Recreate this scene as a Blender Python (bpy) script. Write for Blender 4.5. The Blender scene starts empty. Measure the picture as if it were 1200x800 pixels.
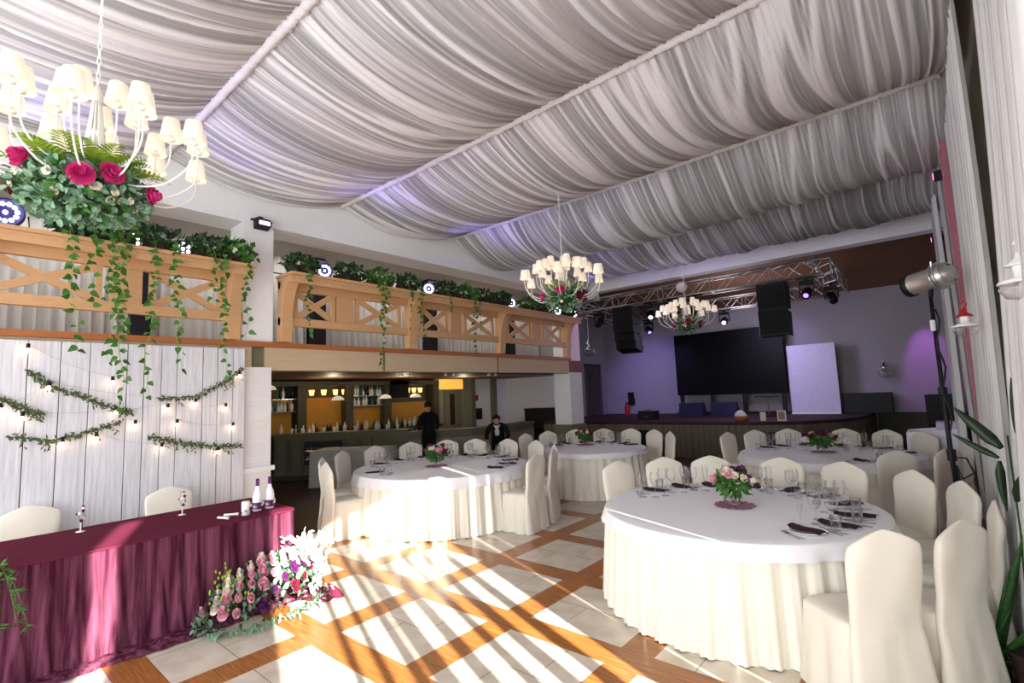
import bpy, math, random
from mathutils import Vector, Matrix, noise
R_ = random.Random(7)
PI = math.pi
scene = bpy.context.scene
COL = scene.collection
sin, cos = math.sin, math.cos

# ---------------------------------------------------------------- camera, world, lights, exposure
cam_d = bpy.data.cameras.new('camera')
cam = bpy.data.objects.new('camera', cam_d)
COL.objects.link(cam)
cam_d.sensor_width = 36.0
cam_d.lens = 583.95 / 1200 * 36
cam_d.clip_start = 0.02
def cam_axes(yaw, pitch, roll):
    f = Vector((sin(yaw) * cos(pitch), cos(yaw) * cos(pitch), sin(pitch)))
    r = Vector((cos(yaw), -sin(yaw), 0)); u = r.cross(f)
    return r * cos(roll) + u * sin(roll), u * cos(roll) - r * sin(roll), f
cr, cu, cf = cam_axes(-0.70270434, 0.10426929, -0.04049446)
cam.matrix_world = Matrix(((cr.x, cu.x, -cf.x, 0), (cr.y, cu.y, -cf.y, 0), (cr.z, cu.z, -cf.z, 1.88), (0, 0, 0, 1)))
scene.camera = cam

scene.view_settings.view_transform = 'Standard'
scene.view_settings.look = 'None'
scene.view_settings.gamma = 1.0
scene.view_settings.use_curve_mapping = False
scene.view_settings.exposure = 0.42

world = bpy.data.worlds.new('world')
scene.world = world
world.use_nodes = True
wn = world.node_tree
wn.nodes.clear()
bg = wn.nodes.new('ShaderNodeBackground'); wo = wn.nodes.new('ShaderNodeOutputWorld')
bg.inputs[0].default_value = (0.62, 0.78, 1.0, 1); bg.inputs[1].default_value = 1.0
wn.links.new(bg.outputs[0], wo.inputs[0])

def lamp(name, typ, loc, direction=None, energy=10, color=(1, 1, 1), **kw):
    d = bpy.data.lights.new(name, typ); o = bpy.data.objects.new(name, d)
    COL.objects.link(o); o.location = loc; d.energy = energy; d.color = color
    if direction is not None:
        o.rotation_euler = Vector(direction).to_track_quat('-Z', 'Y').to_euler()
    for k, v in kw.items(): setattr(d, k, v)
    return o
SUN_EL = math.radians(24.5)
lamp('sun', 'SUN', (6, -3, 6), (-0.93 * cos(SUN_EL), 0.367 * cos(SUN_EL), -sin(SUN_EL)), 26, (1, 0.93, 0.82), angle=math.radians(0.7))
def area(name, loc, direction, sx, sy, energy, color):
    o = lamp(name, 'AREA', loc, direction, energy, color, shape='RECTANGLE', size=sx, size_y=sy)
    return o
# added area lamps standing in for window daylight beside and behind the camera
area('window_daylight', (0.36, -2.0, 2.2), (-1, 0, 0.12), 3.4, 3.2, 85, (0.93, 0.96, 1.0))
area('window_daylight', (-3.4, -3.9, 2.1), (0, 1, 0.10), 6.0, 3.4, 290, (0.95, 0.97, 1.0))
# the stage's coloured wash lights
def spot(loc, target, energy, color, ang, blend=0.8, rad=0.08):
    return lamp('stage_wash', 'SPOT', loc, Vector(target) - Vector(loc), energy, color, spot_size=math.radians(ang), spot_blend=blend, shadow_soft_size=rad)
spot((-7.6, 14.2, 4.0), (-7.9, 17.5, 1.6), 190, (0.36, 0.28, 1.0), 75)
spot((-4.4, 14.6, 4.2), (-3.6, 17.5, 1.8), 120, (0.45, 0.36, 1.0), 80)
spot((-0.15, 16.6, 4.3), (-0.15, 17.45, 2.3), 170, (0.62, 0.16, 1.0), 34)
spot((-5.0, 9.6, 3.4), (-2.5, 12.0, 4.9), 45, (0.7, 0.6, 1.0), 80)
spot((-8.2, 13.2, 2.2), (-10.9, 14.8, 2.0), 25, (0.4, 0.34, 1.0), 60)
spot((-8.6, 11.9, 4.2), (-11.6, 14.8, 1.9), 50, (0.35, 0.3, 1.0), 60)
spot((-6.3, 12.6, 3.4), (-7.1, 10.9, 3.4), 25, (0.95, 0.3, 0.9), 60)
lamp('stage_fill', 'POINT', (-4.0, 14.6, 3.3), None, 95, (0.80, 0.74, 1.0), shadow_soft_size=0.5)
for yy, en in ((0.3, 60), (1.9, 30), (3.7, 50), (5.9, 50), (8.2, 45), (10.2, 40)):
    spot((-6.7, yy, 3.95), (-5.3, yy + 0.7, 5.0), en * 1.1, (0.34, 0.26, 1.0), 90, 1.0)
# lights over the bar
for x, y in ((-11.5, 6.6), (-11.3, 8.6), (-11.6, 11.2)):
    lamp('bar_light', 'POINT', (x, y, 2.15), None, 18, (1, 0.86, 0.62), shadow_soft_size=0.08)
lamp('balcony_light', 'AREA', (-7.95, 3.4, 4.38), (0, 0, -1), 70, (1, 0.97, 0.93), shape='RECTANGLE', size=0.25, size_y=14)  # added strip that brightens the balcony curtains, no such fixture

# ---------------------------------------------------------------- materials
MATS = {}
ORD = ['first', 'second', 'third', 'fourth', 'fifth', 'sixth', 'seventh', 'eighth', 'ninth', 'tenth', 'eleventh', 'twelfth']
def srgb(r, g, b):
    f = lambda c: (c / 255) / 12.92 if c / 255 <= 0.04045 else ((c / 255 + 0.055) / 1.055) ** 2.4
    return (f(r), f(g), f(b), 1)
def new_mat(name):
    m = bpy.data.materials.new(name); m.use_nodes = True
    n = m.node_tree; b = n.nodes['Principled BSDF']
    MATS[name] = m
    return m, n, b
def mat(name, col, rough=0.6, metal=0.0, noise_amt=0.12, scale=12.0, stretch=(1, 1, 1), bump=0.0, spec=0.3, trans=0.0, emit=None, estr=0, sheen=0.0, coords='Object'):
    m, n, b = new_mat(name)
    c = col if len(col) == 4 else (*col, 1)
    tc = n.nodes.new('ShaderNodeTexCoord'); mp = n.nodes.new('ShaderNodeMapping'); mp.inputs['Scale'].default_value = stretch
    nz = n.nodes.new('ShaderNodeTexNoise'); nz.inputs['Scale'].default_value = scale; nz.inputs['Detail'].default_value = 4
    n.links.new(tc.outputs[coords], mp.inputs[0]); n.links.new(mp.outputs[0], nz.inputs['Vector'])
    mx = n.nodes.new('ShaderNodeMix'); mx.data_type = 'RGBA'
    mx.inputs[6].default_value = tuple(x * (1 - noise_amt) for x in c[:3]) + (1,)
    mx.inputs[7].default_value = tuple(min(1, x * (1 + noise_amt)) for x in c[:3]) + (1,)
    n.links.new(nz.outputs['Fac'], mx.inputs[0]); n.links.new(mx.outputs[2], b.inputs['Base Color'])
    b.inputs['Roughness'].default_value = rough; b.inputs['Metallic'].default_value = metal
    b.inputs['Specular IOR Level'].default_value = spec
    b.inputs['Transmission Weight'].default_value = trans
    if sheen: b.inputs['Sheen Weight'].default_value = sheen
    if emit:
        b.inputs['Emission Color'].default_value = emit; b.inputs['Emission Strength'].default_value = estr
    if bump:
        bp = n.nodes.new('ShaderNodeBump'); bp.inputs['Strength'].default_value = bump; bp.inputs['Distance'].default_value = 0.02
        n.links.new(nz.outputs['Fac'], bp.inputs['Height']); n.links.new(bp.outputs[0], b.inputs['Normal'])
    return m
def fabric(name, col, trans_col=None, fac=0.35, noise_amt=0.05, scale=6, stretch=(1, 1, 1), lo=None, rscale=None):
    """cloth that lets some light through"""
    m = bpy.data.materials.new(name); m.use_nodes = True; n = m.node_tree; n.nodes.clear(); MATS[name] = m
    out = n.nodes.new('ShaderNodeOutputMaterial'); mix = n.nodes.new('ShaderNodeMixShader')
    d = n.nodes.new('ShaderNodeBsdfDiffuse'); t = n.nodes.new('ShaderNodeBsdfTranslucent')
    tc = n.nodes.new('ShaderNodeTexCoord'); mp = n.nodes.new('ShaderNodeMapping'); mp.inputs['Scale'].default_value = stretch
    nz = n.nodes.new('ShaderNodeTexNoise'); nz.inputs['Scale'].default_value = scale; nz.inputs['Detail'].default_value = 5
    n.links.new(tc.outputs['Object'], mp.inputs[0]); n.links.new(mp.outputs[0], nz.inputs['Vector'])
    rp = n.nodes.new('ShaderNodeValToRGB')
    rp.color_ramp.elements[0].position = 0.38; rp.color_ramp.elements[1].position = 0.62
    rp.color_ramp.elements[0].color = lo or tuple(x * (1 - noise_amt) for x in col[:3]) + (1,)
    rp.color_ramp.elements[1].color = col
    n.links.new(nz.outputs['Fac'], rp.inputs[0])
    n.links.new(rp.outputs[0], d.inputs[0])
    if trans_col: t.inputs[0].default_value = trans_col
    else: n.links.new(rp.outputs[0], t.inputs[0])
    mix.inputs[0].default_value = fac
    n.links.new(d.outputs[0], mix.inputs[1]); n.links.new(t.outputs[0], mix.inputs[2]); n.links.new(mix.outputs[0], out.inputs[0])
    return m
def emitter(name, col, strength):
    m, n, b = new_mat(name)
    b.inputs['Base Color'].default_value = col; b.inputs['Emission Color'].default_value = col; b.inputs['Emission Strength'].default_value = strength
    return m

wall_white = mat('white_plaster', srgb(236, 236, 236), 0.8, noise_amt=0.03, bump=0.05)
brick_white = None
def brick_mat(name, col, mortar):
    m, n, b = new_mat(name)
    tc = n.nodes.new('ShaderNodeTexCoord'); br = n.nodes.new('ShaderNodeTexBrick'); mp = n.nodes.new('ShaderNodeMapping')
    mp.inputs['Rotation'].default_value = (PI / 2, 0, 0.6)
    br.inputs['Scale'].default_value = 7; br.inputs['Color1'].default_value = col; br.inputs['Color2'].default_value = tuple(c * 0.95 for c in col[:3]) + (1,)
    br.inputs['Mortar'].default_value = mortar; br.inputs['Mortar Size'].default_value = 0.012
    n.links.new(tc.outputs['Object'], mp.inputs[0]); n.links.new(mp.outputs[0], br.inputs['Vector']); n.links.new(br.outputs['Color'], b.inputs['Base Color'])
    b.inputs['Roughness'].default_value = 0.8
    return m
brick_white = brick_mat('painted_brick', srgb(230, 229, 228), srgb(220, 218, 216))
stone = brick_mat('stone_cladding', srgb(158, 144, 130), srgb(104, 94, 84))
stage_wall = mat('stage_wall_paint', srgb(158, 152, 158), 0.85, noise_amt=0.05, scale=3)
olive = mat('olive_paint', srgb(110, 107, 84), 0.6, noise_amt=0.08)
olive_dark = mat('dark_olive_paint', srgb(58, 56, 42), 0.6, noise_amt=0.1)
olive_wall = mat('olive_wall', srgb(150, 148, 125), 0.8)
wood_light = mat('honey_wood', srgb(198, 156, 112), 0.5, noise_amt=0.16, scale=5, stretch=(14, 1.2, 14))
wood_trim = mat('orange_wood_trim', srgb(160, 98, 55), 0.5, noise_amt=0.15, scale=5, stretch=(14, 1.2, 14))
wood_fascia = mat('pale_wood_boards', srgb(192, 170, 140), 0.6, noise_amt=0.14, scale=4, stretch=(14, 1, 16))
wood_dark = mat('dark_brown_wood', srgb(112, 78, 50), 0.6, noise_amt=0.2, scale=4, stretch=(12, 1, 12))
wood_ceiling = mat('ceiling_wood', srgb(150, 112, 80), 0.7, noise_amt=0.15, scale=4, stretch=(12, 1, 12))
reveal_grey = mat('grey_reveal', srgb(176, 176, 170), 0.8, noise_amt=0.03)
black = mat('black_plastic', srgb(16, 16, 18), 0.5, noise_amt=0.2)
black_cloth = mat('black_wool', srgb(14, 14, 18), 0.85, noise_amt=0.25)
screen_black = mat('screen_black', srgb(4, 4, 7), 0.45, noise_amt=0.3, spec=0.1)
navy_post = mat('navy_steel', srgb(28, 32, 44), 0.5, noise_amt=0.2)
alu = mat('aluminium', srgb(196, 192, 186), 0.35, metal=0.85, noise_amt=0.08)
steel = mat('polished_steel', srgb(205, 205, 208), 0.2, metal=1.0, noise_amt=0.05)
white_metal = mat('white_enamel', srgb(244, 240, 232), 0.35, noise_amt=0.02)
china = mat('white_china', srgb(246, 246, 246), 0.15, noise_amt=0.01, spec=0.5)
cover_mat = mat('cream_cover_cloth', srgb(234, 229, 214), 0.85, noise_amt=0.035, scale=9, bump=0.05, sheen=0.2)
cream_skirt = mat('cream_table_skirt', srgb(240, 236, 222), 0.85, noise_amt=0.03, scale=9, sheen=0.2)
topper_mat = mat('white_table_topper', srgb(242, 242, 246), 0.7, noise_amt=0.02, scale=30, sheen=0.2)
plum = mat('plum_napkin', srgb(52, 22, 42), 0.8, noise_amt=0.2)
mauve = mat('mauve_cloth', srgb(168, 116, 136), 0.8, noise_amt=0.25, scale=25, bump=0.6)
maroon_top = mat('maroon_cloth', srgb(98, 36, 58), 0.9, noise_amt=0.08, scale=20, spec=0.05)
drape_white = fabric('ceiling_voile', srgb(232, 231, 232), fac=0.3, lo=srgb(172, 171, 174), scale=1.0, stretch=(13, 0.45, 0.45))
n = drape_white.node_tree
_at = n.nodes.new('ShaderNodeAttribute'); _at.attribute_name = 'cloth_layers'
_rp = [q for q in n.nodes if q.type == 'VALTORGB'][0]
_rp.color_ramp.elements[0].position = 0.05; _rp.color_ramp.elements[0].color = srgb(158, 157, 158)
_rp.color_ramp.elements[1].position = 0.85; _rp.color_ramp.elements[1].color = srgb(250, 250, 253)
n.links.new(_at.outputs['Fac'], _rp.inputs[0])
curtain_mat = fabric('white_curtain', srgb(242, 242, 243), fac=0.22, noise_amt=0.05, scale=3)
curtain_pink_lit = fabric('pink_curtain', srgb(238, 160, 176), fac=0.3, noise_amt=0.08, scale=3)  # pink light on this curtain is put into its cloth colour
grey_curtain = mat('grey_voile', srgb(208, 206, 202), 0.85, noise_amt=0.05)
buffet_cloth = mat('grey_white_cloth', srgb(196, 196, 186), 0.85, noise_amt=0.05)
skin_tone = mat('skin', srgb(196, 146, 120), 0.6, noise_amt=0.05)
hair_dark = mat('dark_hair', srgb(26, 18, 15), 0.7, noise_amt=0.3, scale=60)
shirt_white = mat('white_shirt', srgb(225, 225, 230), 0.8)
glass_mat = bpy.data.materials.new('clear_glass'); glass_mat.use_nodes = True
gn = glass_mat.node_tree; gn.nodes.clear()
_o = gn.nodes.new('ShaderNodeOutputMaterial'); _m = gn.nodes.new('ShaderNodeMixShader'); _t = gn.nodes.new('ShaderNodeBsdfTransparent'); _g = gn.nodes.new('ShaderNodeBsdfGlossy'); _l = gn.nodes.new('ShaderNodeLayerWeight')
_l.inputs[0].default_value = 0.30; _g.inputs['Roughness'].default_value = 0.05; _t.inputs[0].default_value = (0.99, 0.99, 1.0, 1)
gn.links.new(_l.outputs['Facing'], _m.inputs[0]); gn.links.new(_t.outputs[0], _m.inputs[1]); gn.links.new(_g.outputs[0], _m.inputs[2]); gn.links.new(_m.outputs[0], _o.inputs[0])
shade_mat = emitter('lit_shade', srgb(238, 222, 200), 0.42)
bulb_mat = emitter('warm_bulb', srgb(255, 214, 170), 14)
led_white = emitter('led_white', (0.9, 0.9, 1, 1), 6)
led_violet = emitter('led_violet', (0.25, 0.12, 1, 1), 3)
amber_glow = emitter('amber_sconce', srgb(255, 200, 110), 2.2)
amber_panel = mat('amber_panel', srgb(172, 122, 38), 0.5, noise_amt=0.2, scale=6)
leaf_green = mat('leaf_green', srgb(62, 108, 40), 0.45, noise_amt=0.5, scale=18)
leaf_dark = mat('leaf_dark', srgb(34, 66, 30), 0.45, noise_amt=0.5, scale=18)
leaf_lime = mat('leaf_lime', srgb(140, 170, 50), 0.5, noise_amt=0.35, scale=18)
leaf_teal = mat('leaf_eucalyptus', srgb(108, 142, 116), 0.6, noise_amt=0.55, scale=18)
leaf_olive = mat('leaf_branch', srgb(70, 86, 48), 0.5, noise_amt=0.4, scale=18)
stem_mat = mat('stem', srgb(110, 100, 70), 0.7)
pink_hot = mat('hot_pink_petal', srgb(200, 50, 118), 0.6, noise_amt=0.3, scale=20)
pink_soft = mat('soft_pink_petal', srgb(226, 158, 176), 0.6, noise_amt=0.15, scale=20)
rose_dark = mat('wine_petal', srgb(110, 24, 52), 0.6, noise_amt=0.3, scale=20)
petal_cream = mat('cream_petal', srgb(240, 226, 208), 0.6, noise_amt=0.08, scale=20)
petal_white = mat('white_petal', srgb(250, 246, 246), 0.6, noise_amt=0.03, scale=20)
petal_purple = mat('purple_petal', srgb(92, 34, 92), 0.6, noise_amt=0.3, scale=20)
terracotta = mat('planter_brown', srgb(58, 40, 34), 0.8, noise_amt=0.15)
wicker = mat('wicker', srgb(170, 98, 48), 0.7, noise_amt=0.3, scale=50, bump=0.5)
red_paint = mat('red_paint', srgb(170, 24, 28), 0.4)
bottle_mats = [mat('bottle_' + nme, c, 0.15, noise_amt=0.15, spec=0.6) for nme, c in (('dark', srgb(30, 34, 26)), ('amber', srgb(120, 62, 22)), ('clear', srgb(196, 204, 206)), ('green', srgb(44, 84, 48)), ('cream', srgb(220, 208, 186)))]

def floor_material():
    m, n, b = new_mat('tile_and_wood_floor')
    L = n.links
    tc = n.nodes.new('ShaderNodeTexCoord'); sp = n.nodes.new('ShaderNodeSeparateXYZ'); L.new(tc.outputs['Object'], sp.inputs[0])
    def M(op, a, bb=None, c=None):
        x = n.nodes.new('ShaderNodeMath'); x.operation = op
        for i, v in enumerate((a, bb, c)):
            if v is None: continue
            if isinstance(v, (int, float)): x.inputs[i].default_value = v
            else: L.new(v, x.inputs[i])
        return x.outputs[0]
    P = 1.1055; S = 0.85
    def fr(axis, off):
        t = M('SUBTRACT', axis, off); t = M('DIVIDE', t, P); f = M('FRACT', t); c = M('FLOOR', t)
        return M('MULTIPLY', f, P), c
    u, cx = fr(sp.outputs[0], -3.9147); v, cy = fr(sp.outputs[1], 2.3068)
    inx = M('LESS_THAN', u, S); iny = M('LESS_THAN', v, S); tile = M('MULTIPLY', inx, iny)
    def line(a, pos, w=0.004): return M('LESS_THAN', M('ABSOLUTE', M('SUBTRACT', a, pos)), w)
    lo = M('LESS_THAN', v, S * 0.5)
    g = M('MAXIMUM', line(v, S * 0.5), M('MULTIPLY', lo, line(u, S * 0.34)))
    g = M('MAXIMUM', g, M('MULTIPLY', M('SUBTRACT', 1, lo), line(u, S * 0.66)))
    edge = M('MAXIMUM', M('MAXIMUM', line(u, 0.0, 0.004), line(u, S, 0.004)), M('MAXIMUM', line(v, 0.0, 0.004), line(v, S, 0.004)))
    nz = n.nodes.new('ShaderNodeTexNoise'); nz.inputs['Scale'].default_value = 5; nz.inputs['Detail'].default_value = 6; L.new(tc.outputs['Object'], nz.inputs['Vector'])
    tr = n.nodes.new('ShaderNodeValToRGB'); tr.color_ramp.elements[0].position = 0.3; tr.color_ramp.elements[1].position = 0.7
    tr.color_ramp.elements[0].color = srgb(196, 184, 166); tr.color_ramp.elements[1].color = srgb(222, 212, 196); L.new(nz.outputs['Fac'], tr.inputs[0])
    gm = n.nodes.new('ShaderNodeMix'); gm.data_type = 'RGBA'; L.new(g, gm.inputs[0]); L.new(tr.outputs[0], gm.inputs[6]); gm.inputs[7].default_value = srgb(140, 126, 110)
    # wood grain along the strips
    mp = n.nodes.new('ShaderNodeMapping'); mp.inputs['Scale'].default_value = (2.5, 40, 1); L.new(tc.outputs['Object'], mp.inputs[0])
    n1 = n.nodes.new('ShaderNodeTexNoise'); n1.inputs['Scale'].default_value = 1.6; n1.inputs['Detail'].default_value = 5; L.new(mp.outputs[0], n1.inputs['Vector'])
    wr = n.nodes.new('ShaderNodeValToRGB'); wr.color_ramp.elements[0].position = 0.3; wr.color_ramp.elements[1].position = 0.72
    wr.color_ramp.elements[0].color = srgb(128, 76, 34); wr.color_ramp.elements[1].color = srgb(186, 124, 66); L.new(n1.outputs['Fac'], wr.inputs[0])
    fm = n.nodes.new('ShaderNodeMix'); fm.data_type = 'RGBA'; L.new(tile, fm.inputs[0]); L.new(wr.outputs[0], fm.inputs[6]); L.new(gm.outputs[2], fm.inputs[7])
    L.new(fm.outputs[2], b.inputs['Base Color'])
    b.inputs['Roughness'].default_value = 0.28; b.inputs['Specular IOR Level'].default_value = 0.35
    return m
floor_mat = floor_material()
floor_brown = mat('brown_wood_floor', srgb(72, 44, 34), 0.4, noise_amt=0.2, scale=5, stretch=(1, 8, 1))

# ---------------------------------------------------------------- mesh helpers
class MB:
    def __init__(s): s.v = []; s.f = []
    def add(s, v, f):
        k = len(s.v); s.v += [tuple(p) for p in v]; s.f += [tuple(i + k for i in q) for q in f]; return s
    def box(s, x0, y0, z0, x1, y1, z1):
        if x0 > x1: x0, x1 = x1, x0
        if y0 > y1: y0, y1 = y1, y0
        if z0 > z1: z0, z1 = z1, z0
        return s.add([(x0, y0, z0), (x1, y0, z0), (x1, y1, z0), (x0, y1, z0), (x0, y0, z1), (x1, y0, z1), (x1, y1, z1), (x0, y1, z1)],
                     [(0, 3, 2, 1), (4, 5, 6, 7), (0, 1, 5, 4), (1, 2, 6, 5), (2, 3, 7, 6), (3, 0, 4, 7)])
    def bar(s, a, b, w, h, up=(0, 0, 1)):
        a, b = Vector(a), Vector(b); d = (b - a).normalized(); up = Vector(up)
        side = d.cross(up)
        if side.length < 1e-4: side = d.cross(Vector((1, 0, 0)))
        side.normalize(); u = side.cross(d).normalized()
        V = []
        for p in (a, b):
            for i, j in ((-1, -1), (1, -1), (1, 1), (-1, 1)): V.append(p + side * (w / 2 * i) + u * (h / 2 * j))
        return s.add(V, [(0, 1, 2, 3), (7, 6, 5, 4), (0, 4, 5, 1), (1, 5, 6, 2), (2, 6, 7, 3), (3, 7, 4, 0)])
    def tube(s, pts, r, n=8, caps=True):
        pts = [Vector(p) for p in pts]; V = []; F = []
        rr = r if isinstance(r, (list, tuple)) else [r] * len(pts)
        prev = None
        for i, p in enumerate(pts):
            d = (pts[min(i + 1, len(pts) - 1)] - pts[max(i - 1, 0)])
            d = d.normalized() if d.length > 1e-9 else Vector((0, 0, 1))
            if prev is None:
                a = d.cross(Vector((0, 0, 1)))
                if a.length < 1e-3: a = d.cross(Vector((1, 0, 0)))
            else: a = prev - d * prev.dot(d)
            a.normalize(); prev = a; b = d.cross(a)
            for k in range(n):
                t = 2 * PI * k / n; V.append(p + (a * cos(t) + b * sin(t)) * rr[i])
        for i in range(len(pts) - 1):
            for k in range(n):
                F.append((i * n + k, i * n + (k + 1) % n, (i + 1) * n + (k + 1) % n, (i + 1) * n + k))
        if caps: F.append(tuple(range(n - 1, -1, -1))); F.append(tuple((len(pts) - 1) * n + k for k in range(n)))
        return s.add(V, F)
    def lathe(s, prof, n=24, c=(0, 0, 0), sx=1, sy=1):
        V = []; F = []
        for r, z in prof:
            for k in range(n):
                t = 2 * PI * k / n; V.append((c[0] + r * cos(t) * sx, c[1] + r * sin(t) * sy, c[2] + z))
        for i in range(len(prof) - 1):
            for k in range(n): F.append((i * n + k, i * n + (k + 1) % n, (i + 1) * n + (k + 1) % n, (i + 1) * n + k))
        return s.add(V, F)
    def grid(s, fn, nu, nv, closed=False):
        V = [fn(i / nu, j / nv) for j in range(nv + 1) for i in range(nu + 1 if not closed else nu)]
        w = nu + 1 if not closed else nu; F = []
        for j in range(nv):
            for i in range(nu):
                a = j * w + i; b = j * w + (i + 1) % w if closed else a + 1
                F.append((a, b, b + w, a + w))
        return s.add(V, F)
    def prism(s, outline, axis, a, b):
        """outline: 2-D points; axis 'x','y','z' = direction of extrusion from a to b"""
        def P(p, t):
            return {'x': (t, p[0], p[1]), 'y': (p[0], t, p[1]), 'z': (p[0], p[1], t)}[axis]
        n = len(outline)
        V = [P(p, a) for p in outline] + [P(p, b) for p in outline]
        F = [tuple(range(n)), tuple(range(2 * n - 1, n - 1, -1))] + [(i, i + n, (i + 1) % n + n, (i + 1) % n) for i in range(n)]
        return s.add(V, F)
    def xform(s, M, k0=0):
        s.v[k0:] = [tuple(M @ Vector(p)) for p in s.v[k0:]]; return s
def build(name, mb, m, parent=None, smooth=False, loc=None, rot=None, bevel=0, solid=0, subsurf=0):
    me = bpy.data.meshes.new(name); me.from_pydata(mb.v, [], mb.f); me.update()
    mm = m if isinstance(m, (list, tuple)) else [m]
    for x in mm: me.materials.append(x)
    if smooth:
        for p in me.polygons: p.use_smooth = True
    o = bpy.data.objects.new(name, me); COL.objects.link(o)
    if parent: o.parent = parent
    if loc: o.location = loc
    if rot: o.rotation_euler = rot
    if bevel:
        b = o.modifiers.new('bevel', 'BEVEL'); b.width = bevel; b.segments = 2; b.limit_method = 'ANGLE'
    if solid:
        b = o.modifiers.new('solid', 'SOLIDIFY'); b.thickness = solid; b.offset = 0
    if subsurf:
        b = o.modifiers.new('sub', 'SUBSURF'); b.levels = subsurf; b.render_levels = subsurf
    return o
def tag(o, label=None, cat=None, group=None, kind=None):
    if label: o['label'] = label
    if cat: o['category'] = cat
    if group: o['group'] = group
    if kind: o['kind'] = kind
    return o
def empty(name, loc=(0, 0, 0), rz=0, label=None, cat=None, group=None):
    o = bpy.data.objects.new(name, None); COL.objects.link(o); o.location = loc; o.rotation_euler = (0, 0, rz); o.empty_display_size = 0.1
    return tag(o, label, cat, group)
def struct(name, mb, m, **k):
    return tag(build(name, mb, m, **k), kind='structure')
def dup(root, loc=None, rz=None, label=None, group=None, scale=None):
    kids = {}
    for ch in bpy.data.objects:
        if ch.parent: kids.setdefault(ch.parent.name, []).append(ch)
    def cp(o, parent):
        c = o.copy(); COL.objects.link(c)
        if parent: c.parent = parent
        for ch in kids.get(o.name, []): cp(ch, c)
        return c
    r = cp(root, None)
    if loc is not None: r.location = loc
    if rz is not None: r.rotation_euler = (0, 0, rz)
    if scale is not None: r.scale = scale
    if label: r['label'] = label
    if group: r['group'] = group
    return r
BOX = lambda *a: MB().box(*a)

# ---------------------------------------------------------------- room shell
FL = -0.0
struct('floor', BOX(-7.05, -4.2, -0.1, 0.6, 10.8, 0), floor_mat)
struct('floor', BOX(-14.2, -4.2, -0.1, -7.05, 10.8, 0), floor_brown)
struct('floor', BOX(-14.2, 10.8, -0.1, 0.6, 17.7, 0), floor_brown)
struct('ceiling', BOX(-7.5, -4.2, 5.62, 0.6, 12.0, 5.7), wood_ceiling)
struct('ceiling', MB().prism([(12.0, 5.3), (17.7, 4.45), (17.7, 4.6), (12.0, 5.45)], 'x', -10.2, 0.6), wood_dark)
# window wall on the right: piers, sill wall and head wall around five openings
W = MB()
wins = [(-3.4, -0.75, 4.1), (-0.5, 2.58, 3.74), (2.62, 3.02, 4.1)]
W.box(0.5, -4.2, 0, 0.62, 17.7, 0.5); W.box(0.5, -4.2, 4.1, 0.62, 17.7, 5.7)
ys = -4.2
for a, b, t in wins:
    W.box(0.5, ys, 0.5, 0.62, a, 4.1); ys = b
    if t < 4.1: W.box(0.5, a, t, 0.62, b, 4.1)
W.box(0.5, ys, 0.5, 0.62, 17.7, 4.1)
struct('wall_right', W, olive_wall)
for i, (a, b, t) in enumerate(wins):
    fr = MB()
    for y in (a + 0.03, (a + b) / 2, b - 0.03): fr.box(0.53, y - 0.03, 0.5, 0.59, y + 0.03, t)
    fr.box(0.53, a, 0.5, 0.59, b, 0.56); fr.box(0.53, a, t - 0.06, 0.59, b, t)
    w = struct('window_%d' % (i + 1), fr, white_metal)
    build('pane', BOX(0.558, a, 0.5, 0.562, b, t), glass_mat, w)
bw = MB().box(-13.2, -4.3, 0, 0.6, -4.2, 0.5).box(-13.2, -4.3, 3.9, 0.6, -4.2, 5.7).box(-13.2, -4.3, 0.5, -6.5, -4.2, 3.9).box(-0.3, -4.3, 0.5, 0.6, -4.2, 3.9)
struct('wall_near', bw, wall_white)
struct('wall_back', BOX(-14.2, 17.5, 0, 0.6, 17.7, 5.4), stage_wall)
struct('wall_stage_side', BOX(-10.2, 14.8, 0, -10.0, 17.5, 5.4), stage_wall)
struct('wall_stage_side', BOX(-10.2, 11.1, 2.45, -10.0, 14.8, 5.4), stage_wall)
struct('wall_bar_end', BOX(-13.2, 14.8, 0, -10.0, 15.0, 2.6), brick_white)
struct('wall_left', BOX(-13.4, -4.2, 0, -13.0, 14.8, 5.6), olive_dark)
# balcony: slab, header beam, columns
struct('floor_balcony', MB().box(-13.0, -4.2, 2.47, -7.22, 10.6, 2.68).box(-13.0, 10.6, 2.47, -10.0, 14.8, 2.6), wood_dark)
struct('trim_1', BOX(-7.12, -4.2, 2.66, -7.02, 10.58, 2.73), wood_trim)
f = MB()
for a, b in ((-4.2, -2.0), (-1.97, 0.0), (0.03, 2.86), (3.04, 4.98), (5.04, 7.85), (7.91, 10.55)): f.box(-7.16, a, 2.34, -7.08, b, 2.66)
struct('trim_2', f, wood_fascia)
struct('trim_3', MB().box(-7.22, -4.2, 2.33, -7.12, 10.58, 2.66).box(-7.6, -4.2, 2.38, -7.22, 10.58, 2.47), olive)
struct('trim_4', MB().box(-7.6, -4.2, 4.4, -7.1, 12.3, 5.02), wall_white)
struct('ceiling_balcony', BOX(-13.0, -4.2, 4.4, -7.6, 11.1, 4.45), reveal_grey)
struct('wall_balcony_end', BOX(-13, 11.1, 2.6, -7.5, 11.2, 5.2), reveal_grey)
struct('wall_beam_gable', BOX(-7.6, -4.2, 5.02, -7.45, 12.3, 5.65), wood_ceiling)
struct('column_1', MB().box(-7.52, 2.73, 2.66, -7.08, 3.14, 4.42), wall_white)
struct('column_1_lower', MB().box(-7.55, 2.66, 1.04, -7.06, 3.12, 2.38), brick_white)
struct('column_1_cap', MB().box(-7.58, 2.62, 0.98, -7.02, 3.16, 1.04), wall_white)
struct('column_1_base', MB().box(-7.54, 2.66, 0, -7.05, 3.12, 0.98), brick_white)
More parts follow.
